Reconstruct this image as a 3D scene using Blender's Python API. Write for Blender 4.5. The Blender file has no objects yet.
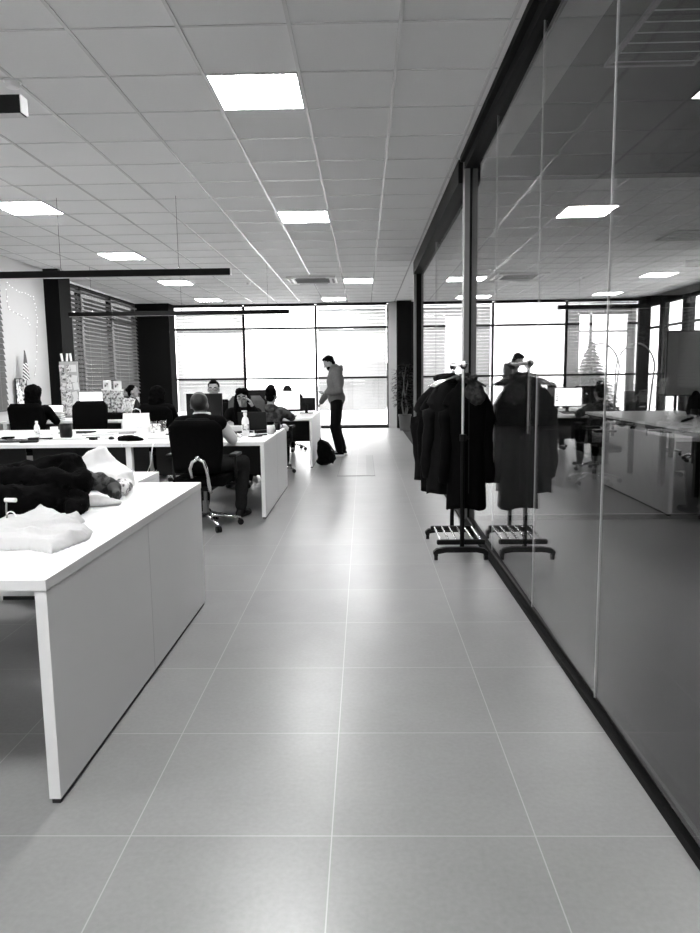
import bpy, bmesh, math, random
from mathutils import Vector, Matrix, noise
PI = math.pi
COL = bpy.context.scene.collection
random.seed(7)
V = Vector
CH = 3.233            # ceiling height
GX = 0.95             # glass partition plane

# ------------------------------------------------------------------ materials
def newmat(name):
    m = bpy.data.materials.new(name); m.use_nodes = True
    nt = m.node_tree; nt.nodes.clear()
    out = nt.nodes.new('ShaderNodeOutputMaterial')
    return m, nt, out
def mat(name, val, rough=0.5, metal=0.0, var=0.08, scale=12.0, bump=0.0, spec=0.5, bscale=None, emis=0.0):
    m, nt, out = newmat(name)
    b = nt.nodes.new('ShaderNodeBsdfPrincipled'); nt.links.new(b.outputs[0], out.inputs[0])
    tc = nt.nodes.new('ShaderNodeTexCoord'); n = nt.nodes.new('ShaderNodeTexNoise')
    n.inputs['Scale'].default_value = scale; n.inputs['Detail'].default_value = 4
    nt.links.new(tc.outputs['Object'], n.inputs['Vector'])
    r = nt.nodes.new('ShaderNodeMapRange')
    r.inputs['To Min'].default_value = val*(1-var); r.inputs['To Max'].default_value = min(1, val*(1+var))
    nt.links.new(n.outputs['Fac'], r.inputs['Value'])
    nt.links.new(r.outputs[0], b.inputs['Base Color'])
    b.inputs['Roughness'].default_value = rough; b.inputs['Metallic'].default_value = metal
    b.inputs['Specular IOR Level'].default_value = spec
    if bump:
        n2 = nt.nodes.new('ShaderNodeTexNoise'); n2.inputs['Scale'].default_value = bscale or scale*4
        nt.links.new(tc.outputs['Object'], n2.inputs['Vector'])
        bp = nt.nodes.new('ShaderNodeBump'); bp.inputs['Strength'].default_value = bump; bp.inputs['Distance'].default_value = 0.01
        nt.links.new(n2.outputs['Fac'], bp.inputs['Height']); nt.links.new(bp.outputs[0], b.inputs['Normal'])
    if emis:
        b.inputs['Emission Color'].default_value = (1, 1, 1, 1); b.inputs['Emission Strength'].default_value = emis
    return m
def mottled(name, lo, hi, scale, rough=0.8, thr=(0.42, 0.56), stretch=(1, 1, 1)):
    m, nt, out = newmat(name)
    b = nt.nodes.new('ShaderNodeBsdfPrincipled'); nt.links.new(b.outputs[0], out.inputs[0])
    tc = nt.nodes.new('ShaderNodeTexCoord'); mp = nt.nodes.new('ShaderNodeMapping'); mp.inputs['Scale'].default_value = stretch
    n = nt.nodes.new('ShaderNodeTexNoise'); n.inputs['Scale'].default_value = scale; n.inputs['Detail'].default_value = 3
    nt.links.new(tc.outputs['Object'], mp.inputs[0]); nt.links.new(mp.outputs[0], n.inputs['Vector'])
    r = nt.nodes.new('ShaderNodeValToRGB'); nt.links.new(n.outputs['Fac'], r.inputs[0])
    r.color_ramp.elements[0].position = thr[0]; r.color_ramp.elements[0].color = (lo, lo, lo, 1)
    r.color_ramp.elements[1].position = thr[1]; r.color_ramp.elements[1].color = (hi, hi, hi, 1)
    nt.links.new(r.outputs[0], b.inputs['Base Color']); b.inputs['Roughness'].default_value = rough
    return m
def math_node(nt, op, a, b=None, c=None):
    n = nt.nodes.new('ShaderNodeMath'); n.operation = op
    for i, v in enumerate((a, b, c)):
        if v is None: continue
        if isinstance(v, (int, float)): n.inputs[i].default_value = v
        else: nt.links.new(v, n.inputs[i])
    return n.outputs[0]
def glass_mat(name, k, tint, rough=0.0):
    m, nt, out = newmat(name)
    lw = nt.nodes.new('ShaderNodeLayerWeight'); lw.inputs['Blend'].default_value = 0.5
    p5 = math_node(nt, 'POWER', lw.outputs['Facing'], 5.0)
    f = math_node(nt, 'MULTIPLY_ADD', p5, 0.96*k, 0.04*k)
    f = math_node(nt, 'MINIMUM', f, 0.97)
    tr = nt.nodes.new('ShaderNodeBsdfTransparent'); tr.inputs[0].default_value = (tint, tint, tint, 1)
    gl = nt.nodes.new('ShaderNodeBsdfGlossy'); gl.inputs['Roughness'].default_value = rough
    gl.inputs[0].default_value = (1, 1, 1, 1)
    mx = nt.nodes.new('ShaderNodeMixShader')
    nt.links.new(f, mx.inputs[0]); nt.links.new(tr.outputs[0], mx.inputs[1]); nt.links.new(gl.outputs[0], mx.inputs[2])
    nt.links.new(mx.outputs[0], out.inputs[0])
    return m
def emit_mat(name, s):
    m, nt, out = newmat(name)
    e = nt.nodes.new('ShaderNodeEmission'); e.inputs[1].default_value = s
    tc = nt.nodes.new('ShaderNodeTexCoord'); n = nt.nodes.new('ShaderNodeTexNoise'); n.inputs['Scale'].default_value = 3
    nt.links.new(tc.outputs['Object'], n.inputs['Vector'])
    r = nt.nodes.new('ShaderNodeMapRange'); r.inputs['To Min'].default_value = .96; r.inputs['To Max'].default_value = 1
    nt.links.new(n.outputs['Fac'], r.inputs['Value']); nt.links.new(r.outputs[0], e.inputs[0])
    nt.links.new(e.outputs[0], out.inputs[0])
    return m
def tile_mat():
    m, nt, out = newmat('floor_tile')
    b = nt.nodes.new('ShaderNodeBsdfPrincipled'); nt.links.new(b.outputs[0], out.inputs[0])
    g = nt.nodes.new('ShaderNodeNewGeometry'); s = nt.nodes.new('ShaderNodeSeparateXYZ'); nt.links.new(g.outputs['Position'], s.inputs[0])
    px = math_node(nt, 'PINGPONG', math_node(nt, 'ADD', s.outputs[0], 0.107+60), 0.3)
    py = math_node(nt, 'PINGPONG', math_node(nt, 'ADD', s.outputs[1], -1.904+60), 0.3)
    d = math_node(nt, 'MINIMUM', px, py)
    line = math_node(nt, 'LESS_THAN', d, 0.0019)
    # cloudy stone tile
    n = nt.nodes.new('ShaderNodeTexNoise'); n.inputs['Scale'].default_value = 2.2; n.inputs['Detail'].default_value = 8; n.inputs['Roughness'].default_value = .65
    n2 = nt.nodes.new('ShaderNodeTexNoise'); n2.inputs['Scale'].default_value = 60; n2.inputs['Detail'].default_value = 6
    nt.links.new(g.outputs['Position'], n.inputs['Vector']); nt.links.new(g.outputs['Position'], n2.inputs['Vector'])
    # per tile tone
    cx = math_node(nt, 'FLOOR', math_node(nt, 'DIVIDE', math_node(nt, 'ADD', s.outputs[0], 0.107+60), .6))
    cy = math_node(nt, 'FLOOR', math_node(nt, 'DIVIDE', math_node(nt, 'ADD', s.outputs[1], -1.904+60), .6))
    cc = nt.nodes.new('ShaderNodeCombineXYZ'); nt.links.new(cx, cc.inputs[0]); nt.links.new(cy, cc.inputs[1])
    wn = nt.nodes.new('ShaderNodeTexWhiteNoise'); wn.noise_dimensions = '2D'; nt.links.new(cc.outputs[0], wn.inputs['Vector'])
    base = math_node(nt, 'MULTIPLY_ADD', n.outputs['Fac'], 0.09, FLOOR_V-.045)
    base = math_node(nt, 'ADD', base, math_node(nt, 'MULTIPLY_ADD', n2.outputs['Fac'], .07, -.035))
    base = math_node(nt, 'ADD', base, math_node(nt, 'MULTIPLY_ADD', wn.outputs['Value'], .016, -.008))
    mx = nt.nodes.new('ShaderNodeMix'); mx.data_type = 'FLOAT'
    nt.links.new(line, mx.inputs[0]); nt.links.new(base, mx.inputs[2]); mx.inputs[3].default_value = min(1, FLOOR_V*1.6)
    nt.links.new(mx.outputs[0], b.inputs['Base Color'])
    r = math_node(nt, 'MULTIPLY_ADD', n2.outputs['Fac'], .12, FLOOR_R-.06)
    nt.links.new(r, b.inputs['Roughness'])
    b.inputs['Specular IOR Level'].default_value = 0.5
    return m
FLOOR_V = 0.225; FLOOR_R = 0.31
M = {}
M['floor'] = tile_mat()
M['ceil'] = mat('ceiling_panel', .68, .9, var=.03, scale=60)
M['tbar'] = mat('ceiling_bar', .62, .25, var=.02)
M['gap'] = mat('ceiling_shadow_gap', .2, .8)
M['wall'] = mat('painted_wall', .50, .8, var=.02, scale=3)
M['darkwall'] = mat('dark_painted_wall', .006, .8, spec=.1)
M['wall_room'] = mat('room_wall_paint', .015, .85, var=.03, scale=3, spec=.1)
M['ceil_room'] = mat('dimmed_room_ceiling', .022, .85, var=.03, scale=3, spec=.1)  # ceiling darkened by colour to stand for the room's missing light
M['column'] = mat('column_paint', .003, .8, var=.15, scale=5, spec=.1)
M['frame'] = mat('dark_window_frame', .006, .5, spec=.2)
M['black_metal'] = mat('black_metal', .003, .6, spec=.1)
M['grey_metal'] = mat('grey_metal', .16, .45, .3)
M['black_plastic'] = mat('black_plastic', .004, .5, spec=.2)
M['grey_plastic'] = mat('grey_plastic', .25, .5)
M['chrome'] = mat('chrome', .8, .18, 1.0, var=.02)
M['white_lam'] = mat('white_laminate', .78, .35, var=.015, scale=4)
M['white_edge'] = mat('white_edge_band', .5, .5, var=.02)
M['kick'] = mat('black_plinth', .01, .5)
M['modesty'] = mat('grey_modesty_panel', .045, .7, spec=.2)
M['black_cloth'] = mat('black_cloth', .0022, .95, var=.5, scale=30, bump=.3, spec=.05)
M['soft_black'] = mat('faded_black_cloth', .0045, .9, var=.6, scale=20, bump=.3, spec=.08)
M['charcoal'] = mat('charcoal_cloth', .015, .9, var=.3, scale=20, bump=.3, spec=.1)
M['grey_cloth'] = mat('grey_cloth', .07, .9, var=.3, scale=18, bump=.3, spec=.1)
M['hoodie'] = mat('heather_hoodie', .13, .95, var=.25, scale=40, bump=.3, spec=.1)
M['denim'] = mat('dark_denim', .004, .9, var=.4, scale=50, spec=.08)
M['grey_denim'] = mat('grey_denim', .02, .9, var=.3, scale=50, spec=.1)
M['white_cloth'] = mat('white_cloth', .54, .9, var=.06, scale=8, bump=.3, spec=.1)
M['camo'] = mottled('camouflage_cloth', .003, .05, 16)
M['fur'] = mottled('mottled_fur', .003, .03, 30)
M['scarf'] = mottled('patterned_scarf', .003, .07, 30)
M['skin'] = mat('skin', .27, .6, var=.06, scale=10, spec=.3)
M['skin_dark'] = mat('tanned_skin', .12, .6, var=.06, scale=10, spec=.3)
M['hair'] = mat('dark_hair', .002, .85, var=.5, scale=80, bump=.4, spec=.04)
M['stubble'] = mat('shaved_scalp', .016, .5, var=.2, scale=80, spec=.3)
M['eye'] = mat('eye_white', .22, .3)
M['iris'] = mat('dark_iris', .01, .2)
M['lip'] = mat('lip', .22, .5)
M['paper'] = mat('white_paper', .85, .8, var=.02)
M['printed'] = mottled('printed_paper', .12, .85, 40, thr=(.38, .5))
M['photo'] = mottled('photo_print', .06, .8, 14, thr=(.4, .55))
M['screen_white'] = emit_mat('lit_white_screen', 1.5)
M['screen_dark'] = mat('dark_screen', .004, .25, spec=.3)
M['led'] = emit_mat('led_panel_light', 28.0)
M['bulb'] = emit_mat('fairy_bulb', 1.2)
def slat_mat():
    m, nt, out = newmat('white_translucent_slat')
    d = nt.nodes.new('ShaderNodeBsdfDiffuse'); t = nt.nodes.new('ShaderNodeBsdfTranslucent'); mx = nt.nodes.new('ShaderNodeMixShader')
    tc = nt.nodes.new('ShaderNodeTexCoord'); n = nt.nodes.new('ShaderNodeTexNoise'); n.inputs['Scale'].default_value = 3
    nt.links.new(tc.outputs['Object'], n.inputs['Vector'])
    r = nt.nodes.new('ShaderNodeMapRange'); r.inputs['To Min'].default_value = .72; r.inputs['To Max'].default_value = .8
    nt.links.new(n.outputs['Fac'], r.inputs['Value'])
    nt.links.new(r.outputs[0], d.inputs[0]); nt.links.new(r.outputs[0], t.inputs[0])
    mx.inputs[0].default_value = .05
    nt.links.new(d.outputs[0], mx.inputs[1]); nt.links.new(t.outputs[0], mx.inputs[2]); nt.links.new(mx.outputs[0], out.inputs[0])
    return m
M['blind_white'] = slat_mat()
M['blind_dark'] = mat('grey_blind_slat', .10, .7, var=.05, spec=.2)
M['glass'] = glass_mat('partition_glass', .92, .80)
M['pane'] = glass_mat('window_glass', 1.0, .95)
M['tumbler'] = glass_mat('drinking_glass', 1.2, .8)
M['leaf'] = mat('glossy_leaf', .008, .5, var=.5, scale=20, spec=.2)
M['needle'] = mat('fir_needles', .006, .85, var=.6, scale=30, spec=.1)
M['bark'] = mat('bark', .12, .9, var=.4, scale=30)
M['pot'] = mat('grey_plant_pot', .06, .6)
M['soil'] = mat('soil', .02, .95)
M['board'] = mat('whiteboard_surface', .85, .5, var=.03, scale=2)
M['floor_room'] = mat('dimmed_room_floor', .012, .6, var=.3, scale=1.5, spec=.15)  # dimness of the unlit rooms put into the floor colour
M['opposite'] = mat('added_dark_facade', .05, .9)
M['hatch'] = mat('hatch_lid', .2, .35)
M['concrete'] = mat('outside_concrete', .5, .9)
M['facade'] = mat('hazy_facade', .16, .9)
M['box_print'] = mottled('printed_package', .1, .7, 22)
M['cup_black'] = mat('black_ceramic', .004, .35, spec=.2)

# ------------------------------------------------------------------ helpers
class B:
    """collects shapes in one bmesh"""
    def __init__(s): s.bm = bmesh.new()
    def _x(s, verts, M4): bmesh.ops.transform(s.bm, matrix=M4, verts=verts)
    def box(s, c, d, rot=None):
        r = bmesh.ops.create_cube(s.bm, size=1.0)
        m = Matrix.Translation(V(c)) @ ((rot.to_4x4()) if rot else Matrix.Identity(4)) @ Matrix.Diagonal((d[0], d[1], d[2], 1))
        s._x(r['verts'], m); return s
    def b2(s, a, b): return s.box([(a[i]+b[i])/2 for i in range(3)], [abs(b[i]-a[i]) for i in range(3)])
    def cyl(s, p0, p1, r0, r1=None, seg=16):
        p0, p1 = V(p0), V(p1); r1 = r0 if r1 is None else r1
        d = p1-p0; L = d.length
        if L < 1e-6: return s
        r = bmesh.ops.create_cone(s.bm, cap_ends=True, segments=seg, radius1=r0, radius2=r1, depth=L)
        q = V((0, 0, 1)).rotation_difference(d)
        s._x(r['verts'], Matrix.Translation((p0+p1)/2) @ q.to_matrix().to_4x4()); return s
    def ell(s, c, r, rot=None, seg=16):
        if isinstance(r, (int, float)): r = (r, r, r)
        m = rot if rot else Matrix.Identity(3); c = V(c); nr = max(6, seg//2); nv = s.bm.verts.new
        at = lambda x, y, z: nv(c + m @ V((x*r[0], y*r[1], z*r[2])))
        top, bot = at(0, 0, 1), at(0, 0, -1)
        rows = [[at(math.sin(PI*i/nr)*math.cos(2*PI*j/seg), math.sin(PI*i/nr)*math.sin(2*PI*j/seg), math.cos(PI*i/nr)) for j in range(seg)] for i in range(1, nr)]
        nf = s.bm.faces.new
        for j in range(seg):
            k = (j+1) % seg
            nf((top, rows[0][j], rows[0][k])); nf((bot, rows[-1][k], rows[-1][j]))
            for a, b in zip(rows, rows[1:]): nf((a[j], b[j], b[k], a[k]))
        return s
    def cap(s, p0, p1, r0, r1=None, seg=14):
        r1 = r0 if r1 is None else r1
        s.cyl(p0, p1, r0, r1, seg); s.ell(p0, r0, seg=seg); s.ell(p1, r1, seg=seg); return s
    def chain(s, pts, rs, seg=12):
        for i in range(len(pts)-1):
            a = rs[i] if not isinstance(rs, (int, float)) else rs
            b = rs[i+1] if not isinstance(rs, (int, float)) else rs
            s.cap(pts[i], pts[i+1], a, b, seg)
        return s
    def loft(s, rings, close=True, cap=True):
        rv = [[s.bm.verts.new(p) for p in r] for r in rings]
        n = len(rings[0])
        for a, b in zip(rv, rv[1:]):
            for i in range(n if close else n-1):
                j = (i+1) % n
                s.bm.faces.new((a[i], a[j], b[j], b[i]))
        if cap and close:
            s.bm.faces.new(list(reversed(rv[0]))); s.bm.faces.new(rv[-1])
        return s
    def lathe(s, prof, c=(0, 0, 0), seg=20):
        rings = [[(c[0]+r*math.cos(2*PI*i/seg), c[1]+r*math.sin(2*PI*i/seg), c[2]+z) for i in range(seg)] for r, z in prof]
        return s.loft(rings)
    def tube(s, pts, r, seg=8):
        pts = [V(p) for p in pts]; rings = []
        for i, p in enumerate(pts):
            t = (pts[min(i+1, len(pts)-1)]-pts[max(i-1, 0)]).normalized()
            up = V((0, 0, 1)) if abs(t.z) < .95 else V((1, 0, 0))
            a = t.cross(up).normalized(); b = a.cross(t)
            rr = r[i] if not isinstance(r, (int, float)) else r
            rings.append([p+a*rr*math.cos(2*PI*k/seg)+b*rr*math.sin(2*PI*k/seg) for k in range(seg)])
        return s.loft(rings)
def smooth_mesh(me):
    for p in me.polygons: p.use_smooth = True
def obj(name, b, m, parent=None, smooth=False, bevel=0, loc=None, seg=2):
    if isinstance(b, B):
        bmesh.ops.recalc_face_normals(b.bm, faces=b.bm.faces[:])
        me = bpy.data.meshes.new(name); b.bm.to_mesh(me); b.bm.free()
    else: me = b
    if smooth: smooth_mesh(me)
    me.materials.clear(); me.materials.append(M[m] if isinstance(m, str) else m)
    o = bpy.data.objects.new(name, me); COL.objects.link(o)
    if parent: o.parent = parent
    if loc: o.location = loc
    if bevel:
        md = o.modifiers.new('edge', 'BEVEL'); md.width = bevel; md.segments = seg; md.limit_method = 'ANGLE'
    return o
def thing(name, label, cat, loc=(0, 0, 0), rotz=0, group=None):
    o = bpy.data.objects.new(name, None); COL.objects.link(o)
    o.location = loc; o.rotation_euler = (0, 0, rotz); o.empty_display_size = .05
    o['label'] = label; o['category'] = cat
    if group: o['group'] = group
    return o
def tag(o, label, cat, group=None, loc=None):
    o['label'] = label; o['category'] = cat
    if group: o['group'] = group
    if loc: o.location = loc
    return o
def struct(name, b=None, m=None, **k):
    if b is None:
        o = bpy.data.objects.new(name, None); COL.objects.link(o)
    else: o = obj(name, b, m, **k)
    o['kind'] = 'structure'; return o
def dup(root, loc, rotz=0, label=None, group=None):
    def cp(o, par):
        c = o.copy(); COL.objects.link(c); c.parent = par
        for ch in [x for x in kids.get(o.name, [])]: cp(ch, c)
        return c
    kids = {}
    for x in COL.objects:
        if x.parent: kids.setdefault(x.parent.name, []).append(x)
    r = cp(root, None); r.location = loc; r.rotation_euler = (0, 0, rotz)
    if label: r['label'] = label
    if group: r['group'] = group
    return r
WORK = bpy.data.scenes.new('workbench')
def blob(b, voxel, smooth=4, fold=0.0, fscale=6.0, seed=0, ridged=False, squash=None, flat=None):
    """fuse overlapping shapes into one continuous surface, then crease it"""
    bmesh.ops.recalc_face_normals(b.bm, faces=b.bm.faces[:])
    me = bpy.data.meshes.new('tmp'); b.bm.to_mesh(me); b.bm.free()
    o = bpy.data.objects.new('tmp', me); WORK.collection.objects.link(o)
    r = o.modifiers.new('r', 'REMESH'); r.mode = 'VOXEL'; r.voxel_size = voxel
    if smooth:
        s = o.modifiers.new('s', 'SMOOTH'); s.iterations = smooth; s.factor = .5
    with bpy.context.temp_override(scene=WORK, view_layer=WORK.view_layers[0]):
        dg = bpy.context.evaluated_depsgraph_get()
        out = bpy.data.meshes.new_from_object(o.evaluated_get(dg))
    bpy.data.objects.remove(o); bpy.data.meshes.remove(me)
    if fold:
        sq = squash or (1, 1, 1)
        for v in out.vertices:
            p = V((v.co.x*sq[0], v.co.y*sq[1], v.co.z*sq[2]))*fscale + V((seed*3.1, seed*1.7, seed))
            n = noise.noise(p) + .5*noise.noise(p*2.1)
            if ridged: n = 1-abs(n)*2.2
            v.co += v.normal*n*fold
    if flat is not None:
        for v in out.vertices:
            if v.co.z < flat: v.co.z = flat
    smooth_mesh(out)
    return out

# ------------------------------------------------------------------ camera and world
sc = bpy.context.scene
def make_camera():
    f, pi, ya, ro = 696.44, 0.128826, 0.0205449, -0.012782
    fw = V((-math.sin(ya), math.cos(ya), 0)); r = V((math.cos(ya), math.sin(ya), 0)); u = V((0, 0, 1))
    f2 = fw*math.cos(pi)-u*math.sin(pi); u2 = u*math.cos(pi)+fw*math.sin(pi)
    r2 = r*math.cos(ro)+u2*math.sin(ro); u3 = u2*math.cos(ro)-r*math.sin(ro)
    cam = bpy.data.cameras.new('camera'); cam.sensor_fit = 'VERTICAL'; cam.sensor_height = 36; cam.sensor_width = 27
    cam.lens = f/933*36; cam.clip_start = .02; cam.clip_end = 300
    o = bpy.data.objects.new('camera', cam); COL.objects.link(o)
    m = Matrix(((r2.x, u3.x, -f2.x, 0), (r2.y, u3.y, -f2.y, 0), (r2.z, u3.z, -f2.z, 1.35), (0, 0, 0, 1)))
    o.matrix_world = m; sc.camera = o
make_camera()
w = bpy.data.worlds.new('sky'); sc.world = w; w.use_nodes = True
wn = w.node_tree; bg = wn.nodes['Background']
tcw = wn.nodes.new('ShaderNodeTexCoord'); nz = wn.nodes.new('ShaderNodeTexNoise'); nz.inputs['Scale'].default_value = 2
wn.links.new(tcw.outputs['Generated'], nz.inputs['Vector'])
mr = wn.nodes.new('ShaderNodeMapRange'); mr.inputs['To Min'].default_value = .9; mr.inputs['To Max'].default_value = 1
wn.links.new(nz.outputs['Fac'], mr.inputs['Value']); wn.links.new(mr.outputs[0], bg.inputs[0])
bg.inputs[1].default_value = 3.4
sc.view_settings.view_transform = 'Standard'; sc.view_settings.look = 'None'; sc.view_settings.gamma = 1
sc.view_settings.exposure = 1.5; sc.view_settings.use_curve_mapping = False
sc.cycles.use_denoising = True
sc.cycles.transparent_max_bounces = 32; sc.cycles.max_bounces = 10; sc.cycles.glossy_bounces = 6; sc.cycles.diffuse_bounces = 4
sc.cycles.caustics_reflective = True; sc.cycles.sample_clamp_indirect = 6

# ------------------------------------------------------------------ the room shell
XL, XR, YB, YF = -5.75, 7.15, 18.4, -4.0
struct('floor', B().b2((XL-.2, YF, -.08), (.96, YB+.15, 0)), 'floor')
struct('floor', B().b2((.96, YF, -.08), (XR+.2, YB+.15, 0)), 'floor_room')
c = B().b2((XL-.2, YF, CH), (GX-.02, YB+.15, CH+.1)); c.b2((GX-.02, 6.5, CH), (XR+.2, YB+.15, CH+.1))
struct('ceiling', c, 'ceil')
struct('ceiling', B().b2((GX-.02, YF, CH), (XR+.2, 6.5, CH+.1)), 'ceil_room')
tb = B()
for i in range(-9, 3):
    x = -.381+.6*i
    if x < .93: tb.b2((x-.011, YF+.05, CH-.006), (x+.011, YB-.02, CH+.002))
for j in range(-13, 25):
    y = 4.0116+.6*j
    if y < YB-.1: tb.b2((XL, y-.0075, CH-.0045), (.85, y+.0075, CH+.002))
struct('trim_1', tb, 'tbar')
tb = B()
for i in range(0, 11):
    x = 1.42+.6*i; tb.b2((x-.008, 6.6, CH-.006), (x+.008, YB-.02, CH+.002))
for j in range(5, 24):
    y = 4.0116+.6*j; tb.b2((1.0, y-.007, CH-.0045), (XR, y+.007, CH+.002))
struct('trim_2', tb, 'tbar')
# left wall: solid to Y 11.8, then windows
wl = B().b2((-5.6, YF, 0), (-5.45, 12.1, CH)); wl.b2((-5.9, 12.58, 0), (-5.75, YB, .88)); wl.b2((-5.95, 12.1, 0), (-5.6, 12.58, CH))
struct('wall_left', wl, 'wall')
struct('baseboard_left', B().b2((-5.45, YF, 0), (-5.435, 12.1, .08)), 'white_edge')
struct('trim_3', B().b2((-5.6, 12.1, 0), (-5.19, 12.58, CH)), 'column')
struct('trim_4', B().b2((-5.75, 17.85, 0), (-4.9, 18.4, CH)), 'column')
struct('wall_front', B().b2((XL-.2, YF-.15, 0), (XR+.2, YF, CH)), 'wall')
# back wall frame: columns, window band
struct('wall_back', B().b2((.66, 18.3, 0), (.87, 18.55, CH)), 'wall')
struct('trim_5', B().b2((.87, 18.0, 0), (1.23, 18.5, CH)), 'column')
def window(n, x0, x1, zs, y=YB, axis='x', fm='frame', wd=.055):
    """zs: heights of the horizontal bars from sill to head"""
    o = struct('window_%d' % n)
    f = B()
    def bx(a0, a1, z0, z1, t=.05):
        if axis == 'x': f.b2((a0, y-t, z0), (a1, y+t, z1))
        else: f.b2((y-t, a0, z0), (y+t, a1, z1))
    bx(x0-wd/2, x0+wd/2, zs[0], zs[-1]); bx(x1-wd/2, x1+wd/2, zs[0], zs[-1])
    for z in zs: bx(x0+wd/2, x1-wd/2, z-.026, z+.026, .045)
    fo = obj('window_frame', f, fm, o)
    for a, b in zip(zs, zs[1:]):
        if axis == 'x': obj('pane', B().b2((x0+.03, y-.004, a+.03), (x1-.03, y+.004, b-.03)), 'pane', o)
        else: obj('pane', B().b2((y-.004, x0+.03, a+.03), (y+.004, x1-.03, b-.03)), 'pane', o)
    return o
ZS = (.05, 1.314, 2.606, 3.19)
n = 1
for x0, x1 in ((-4.95, -3.1), (-3.1, -1.222), (-1.222, .652)):
    window(n, x0, x1, ZS); n += 1
RZ = (.3, 1.31, 2.42, 2.87)
for x0, x1 in ((2.1, 2.88), (5.55, 5.88), (5.88, 6.85)):
    window(n, x0, x1, RZ); n += 1
rb = B().b2((1.23, 18.33, 0), (XR, 18.5, .27)); rb.b2((1.23, 18.33, 2.9), (XR, 18.5, CH)); rb.b2((6.88, 18.33, .27), (XR, 18.5, 2.9)); rb.b2((1.23, 18.33, .27), (2.07, 18.5, 2.9)); rb.b2((2.91, 18.33, .27), (5.52, 18.5, 2.9))
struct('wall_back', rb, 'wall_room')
struct('wall_back', B().b2((XL, 18.35, 3.215), (.66, 18.5, CH+.02)), 'frame')
struct('baseboard_back', B().b2((-4.9, 18.28, 0), (.66, 18.5, .045)), 'frame')
for y0, y1 in ((12.62, 14.39), (14.39, 16.11), (16.11, 17.83)):
    window(n, y0, y1, (.93, 2.72, 3.19) if y0 > 16 else (.93, 3.19), y=-5.8, axis='y'); n += 1
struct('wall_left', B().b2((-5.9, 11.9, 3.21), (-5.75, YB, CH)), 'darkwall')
# far right wall with bright windows
for y0, y1 in ((12.0, 13.7), (14.0, 15.7), (16.0, 17.0), (17.2, 18.1)):
    window(n, y0, y1, (.1, 1.31, 2.45, 3.0), y=7.2, axis='y', wd=.09); n += 1
wr = B().b2((XR, YF, 0), (XR+.15, 11.95, CH)); wr.b2((XR, 11.9, 0), (XR+.12, YB+.1, .08)); wr.b2((XR, 11.9, 3.03), (XR+.15, YB+.1, CH))
for a, b in ((13.73, 13.97), (15.73, 15.97), (17.03, 17.17), (18.12, 18.5)): wr.b2((XR, a, .08), (XR+.15, b, 3.03))
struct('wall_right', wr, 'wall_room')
struct('trim_6', B().b2((6.9, 17.8, 0), (XR, 18.33, CH)), 'darkwall')

# ------------------------------------------------------------------ glass partition
gp = struct('wall_glass')
def rz_(a): return Matrix.Rotation(a, 3, 'Z')
def pane_x(y): return .932+.009*(y-3.3)
ys = [-3.8, -2.3, -1.05, .2, 1.45, 2.70, 3.80, 5.10, 6.33]
for a, b in zip(ys, ys[1:]):
    yc = (a+b)/2; obj('glass_pane', B().box((pane_x(yc), yc, (CH-.055)/2), (.007, b-a-.004, CH-.145), rz_(-.009)), 'glass', gp)
for y in ys[1:-1]:
    obj('joint', B().b2((pane_x(y)-.004, y-.002, .045), (pane_x(y)+.004, y+.002, CH-.1)), 'white_edge', gp)
obj('glass_pane', B().b2((GX-.005, 6.46, .045), (GX+.005, 9.2, CH-.19)), 'glass', gp)
obj('glass_pane', B().b2((GX-.005, 9.204, .045), (GX+.005, 11.97, CH-.19)), 'glass', gp)
obj('joint', B().b2((GX-.007, 9.198, .045), (GX+.007, 9.206, CH-.19)), 'grey_plastic', gp)
obj('floor_track', B().b2((.903, -3.8, 0), (.93, 11.97, .03)), 'black_metal', gp)
obj('floor_track', B().b2((.93, -3.8, 0), (.985, 11.97, .045)), 'black_metal', gp)
obj('track_lip', B().b2((.932, -3.8, .045), (.943, 11.97, .052)), 'modesty', gp)
obj('head_rail', B().b2((.862, -3.8, CH-.045), (.90, 6.38, CH)), 'black_metal', gp)
obj('head_rail', B().b2((.90, -3.8, CH-.11), (1.0, 6.38, CH)), 'black_metal', gp)
obj('head_rail', B().b2((.86, 6.46, CH-.2), (1.0, 12.05, CH)), 'black_metal', gp)
obj('post', B().b2((.90, 6.335, 0), (.945, 6.46, CH)), 'grey_metal', gp)
obj('post', B().b2((.945, 6.335, 0), (1.02, 6.48, CH)), 'black_metal', gp)
obj('post', B().b2((.865, 11.99, 0), (.905, 12.06, CH)), 'grey_metal', gp)
obj('post', B().b2((.905, 11.97, 0), (1.0, 12.06, CH)), 'black_metal', gp)
# cross partition between the first and the second room
mp_ = struct('wall_middle')
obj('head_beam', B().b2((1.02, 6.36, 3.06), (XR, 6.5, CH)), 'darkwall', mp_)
obj('floor_track', B().b2((1.02, 6.39, 0), (XR, 6.47, .05)), 'black_metal', mp_)
obj('track_lip', B().b2((1.02, 6.385, .05), (XR, 6.40, .056)), 'grey_metal', mp_)
xs = [1.02, 2.35, 3.6, 4.85, 6.1, XR]
for a, b in zip(xs, xs[1:]):
    obj('glass_pane', B().b2((a+.002, 6.425, .05), (b-.002, 6.435, 3.06)), 'pane', mp_)
# dark soffits in the first room
struct('ceiling', B().b2((1.0, YF, CH-.02), (1.28, 6.36, CH)), 'ceil')
struct('ceiling', B().b2((2.5, YF, CH-.12), (XR, 6.36, CH)), 'wall_room')

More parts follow.
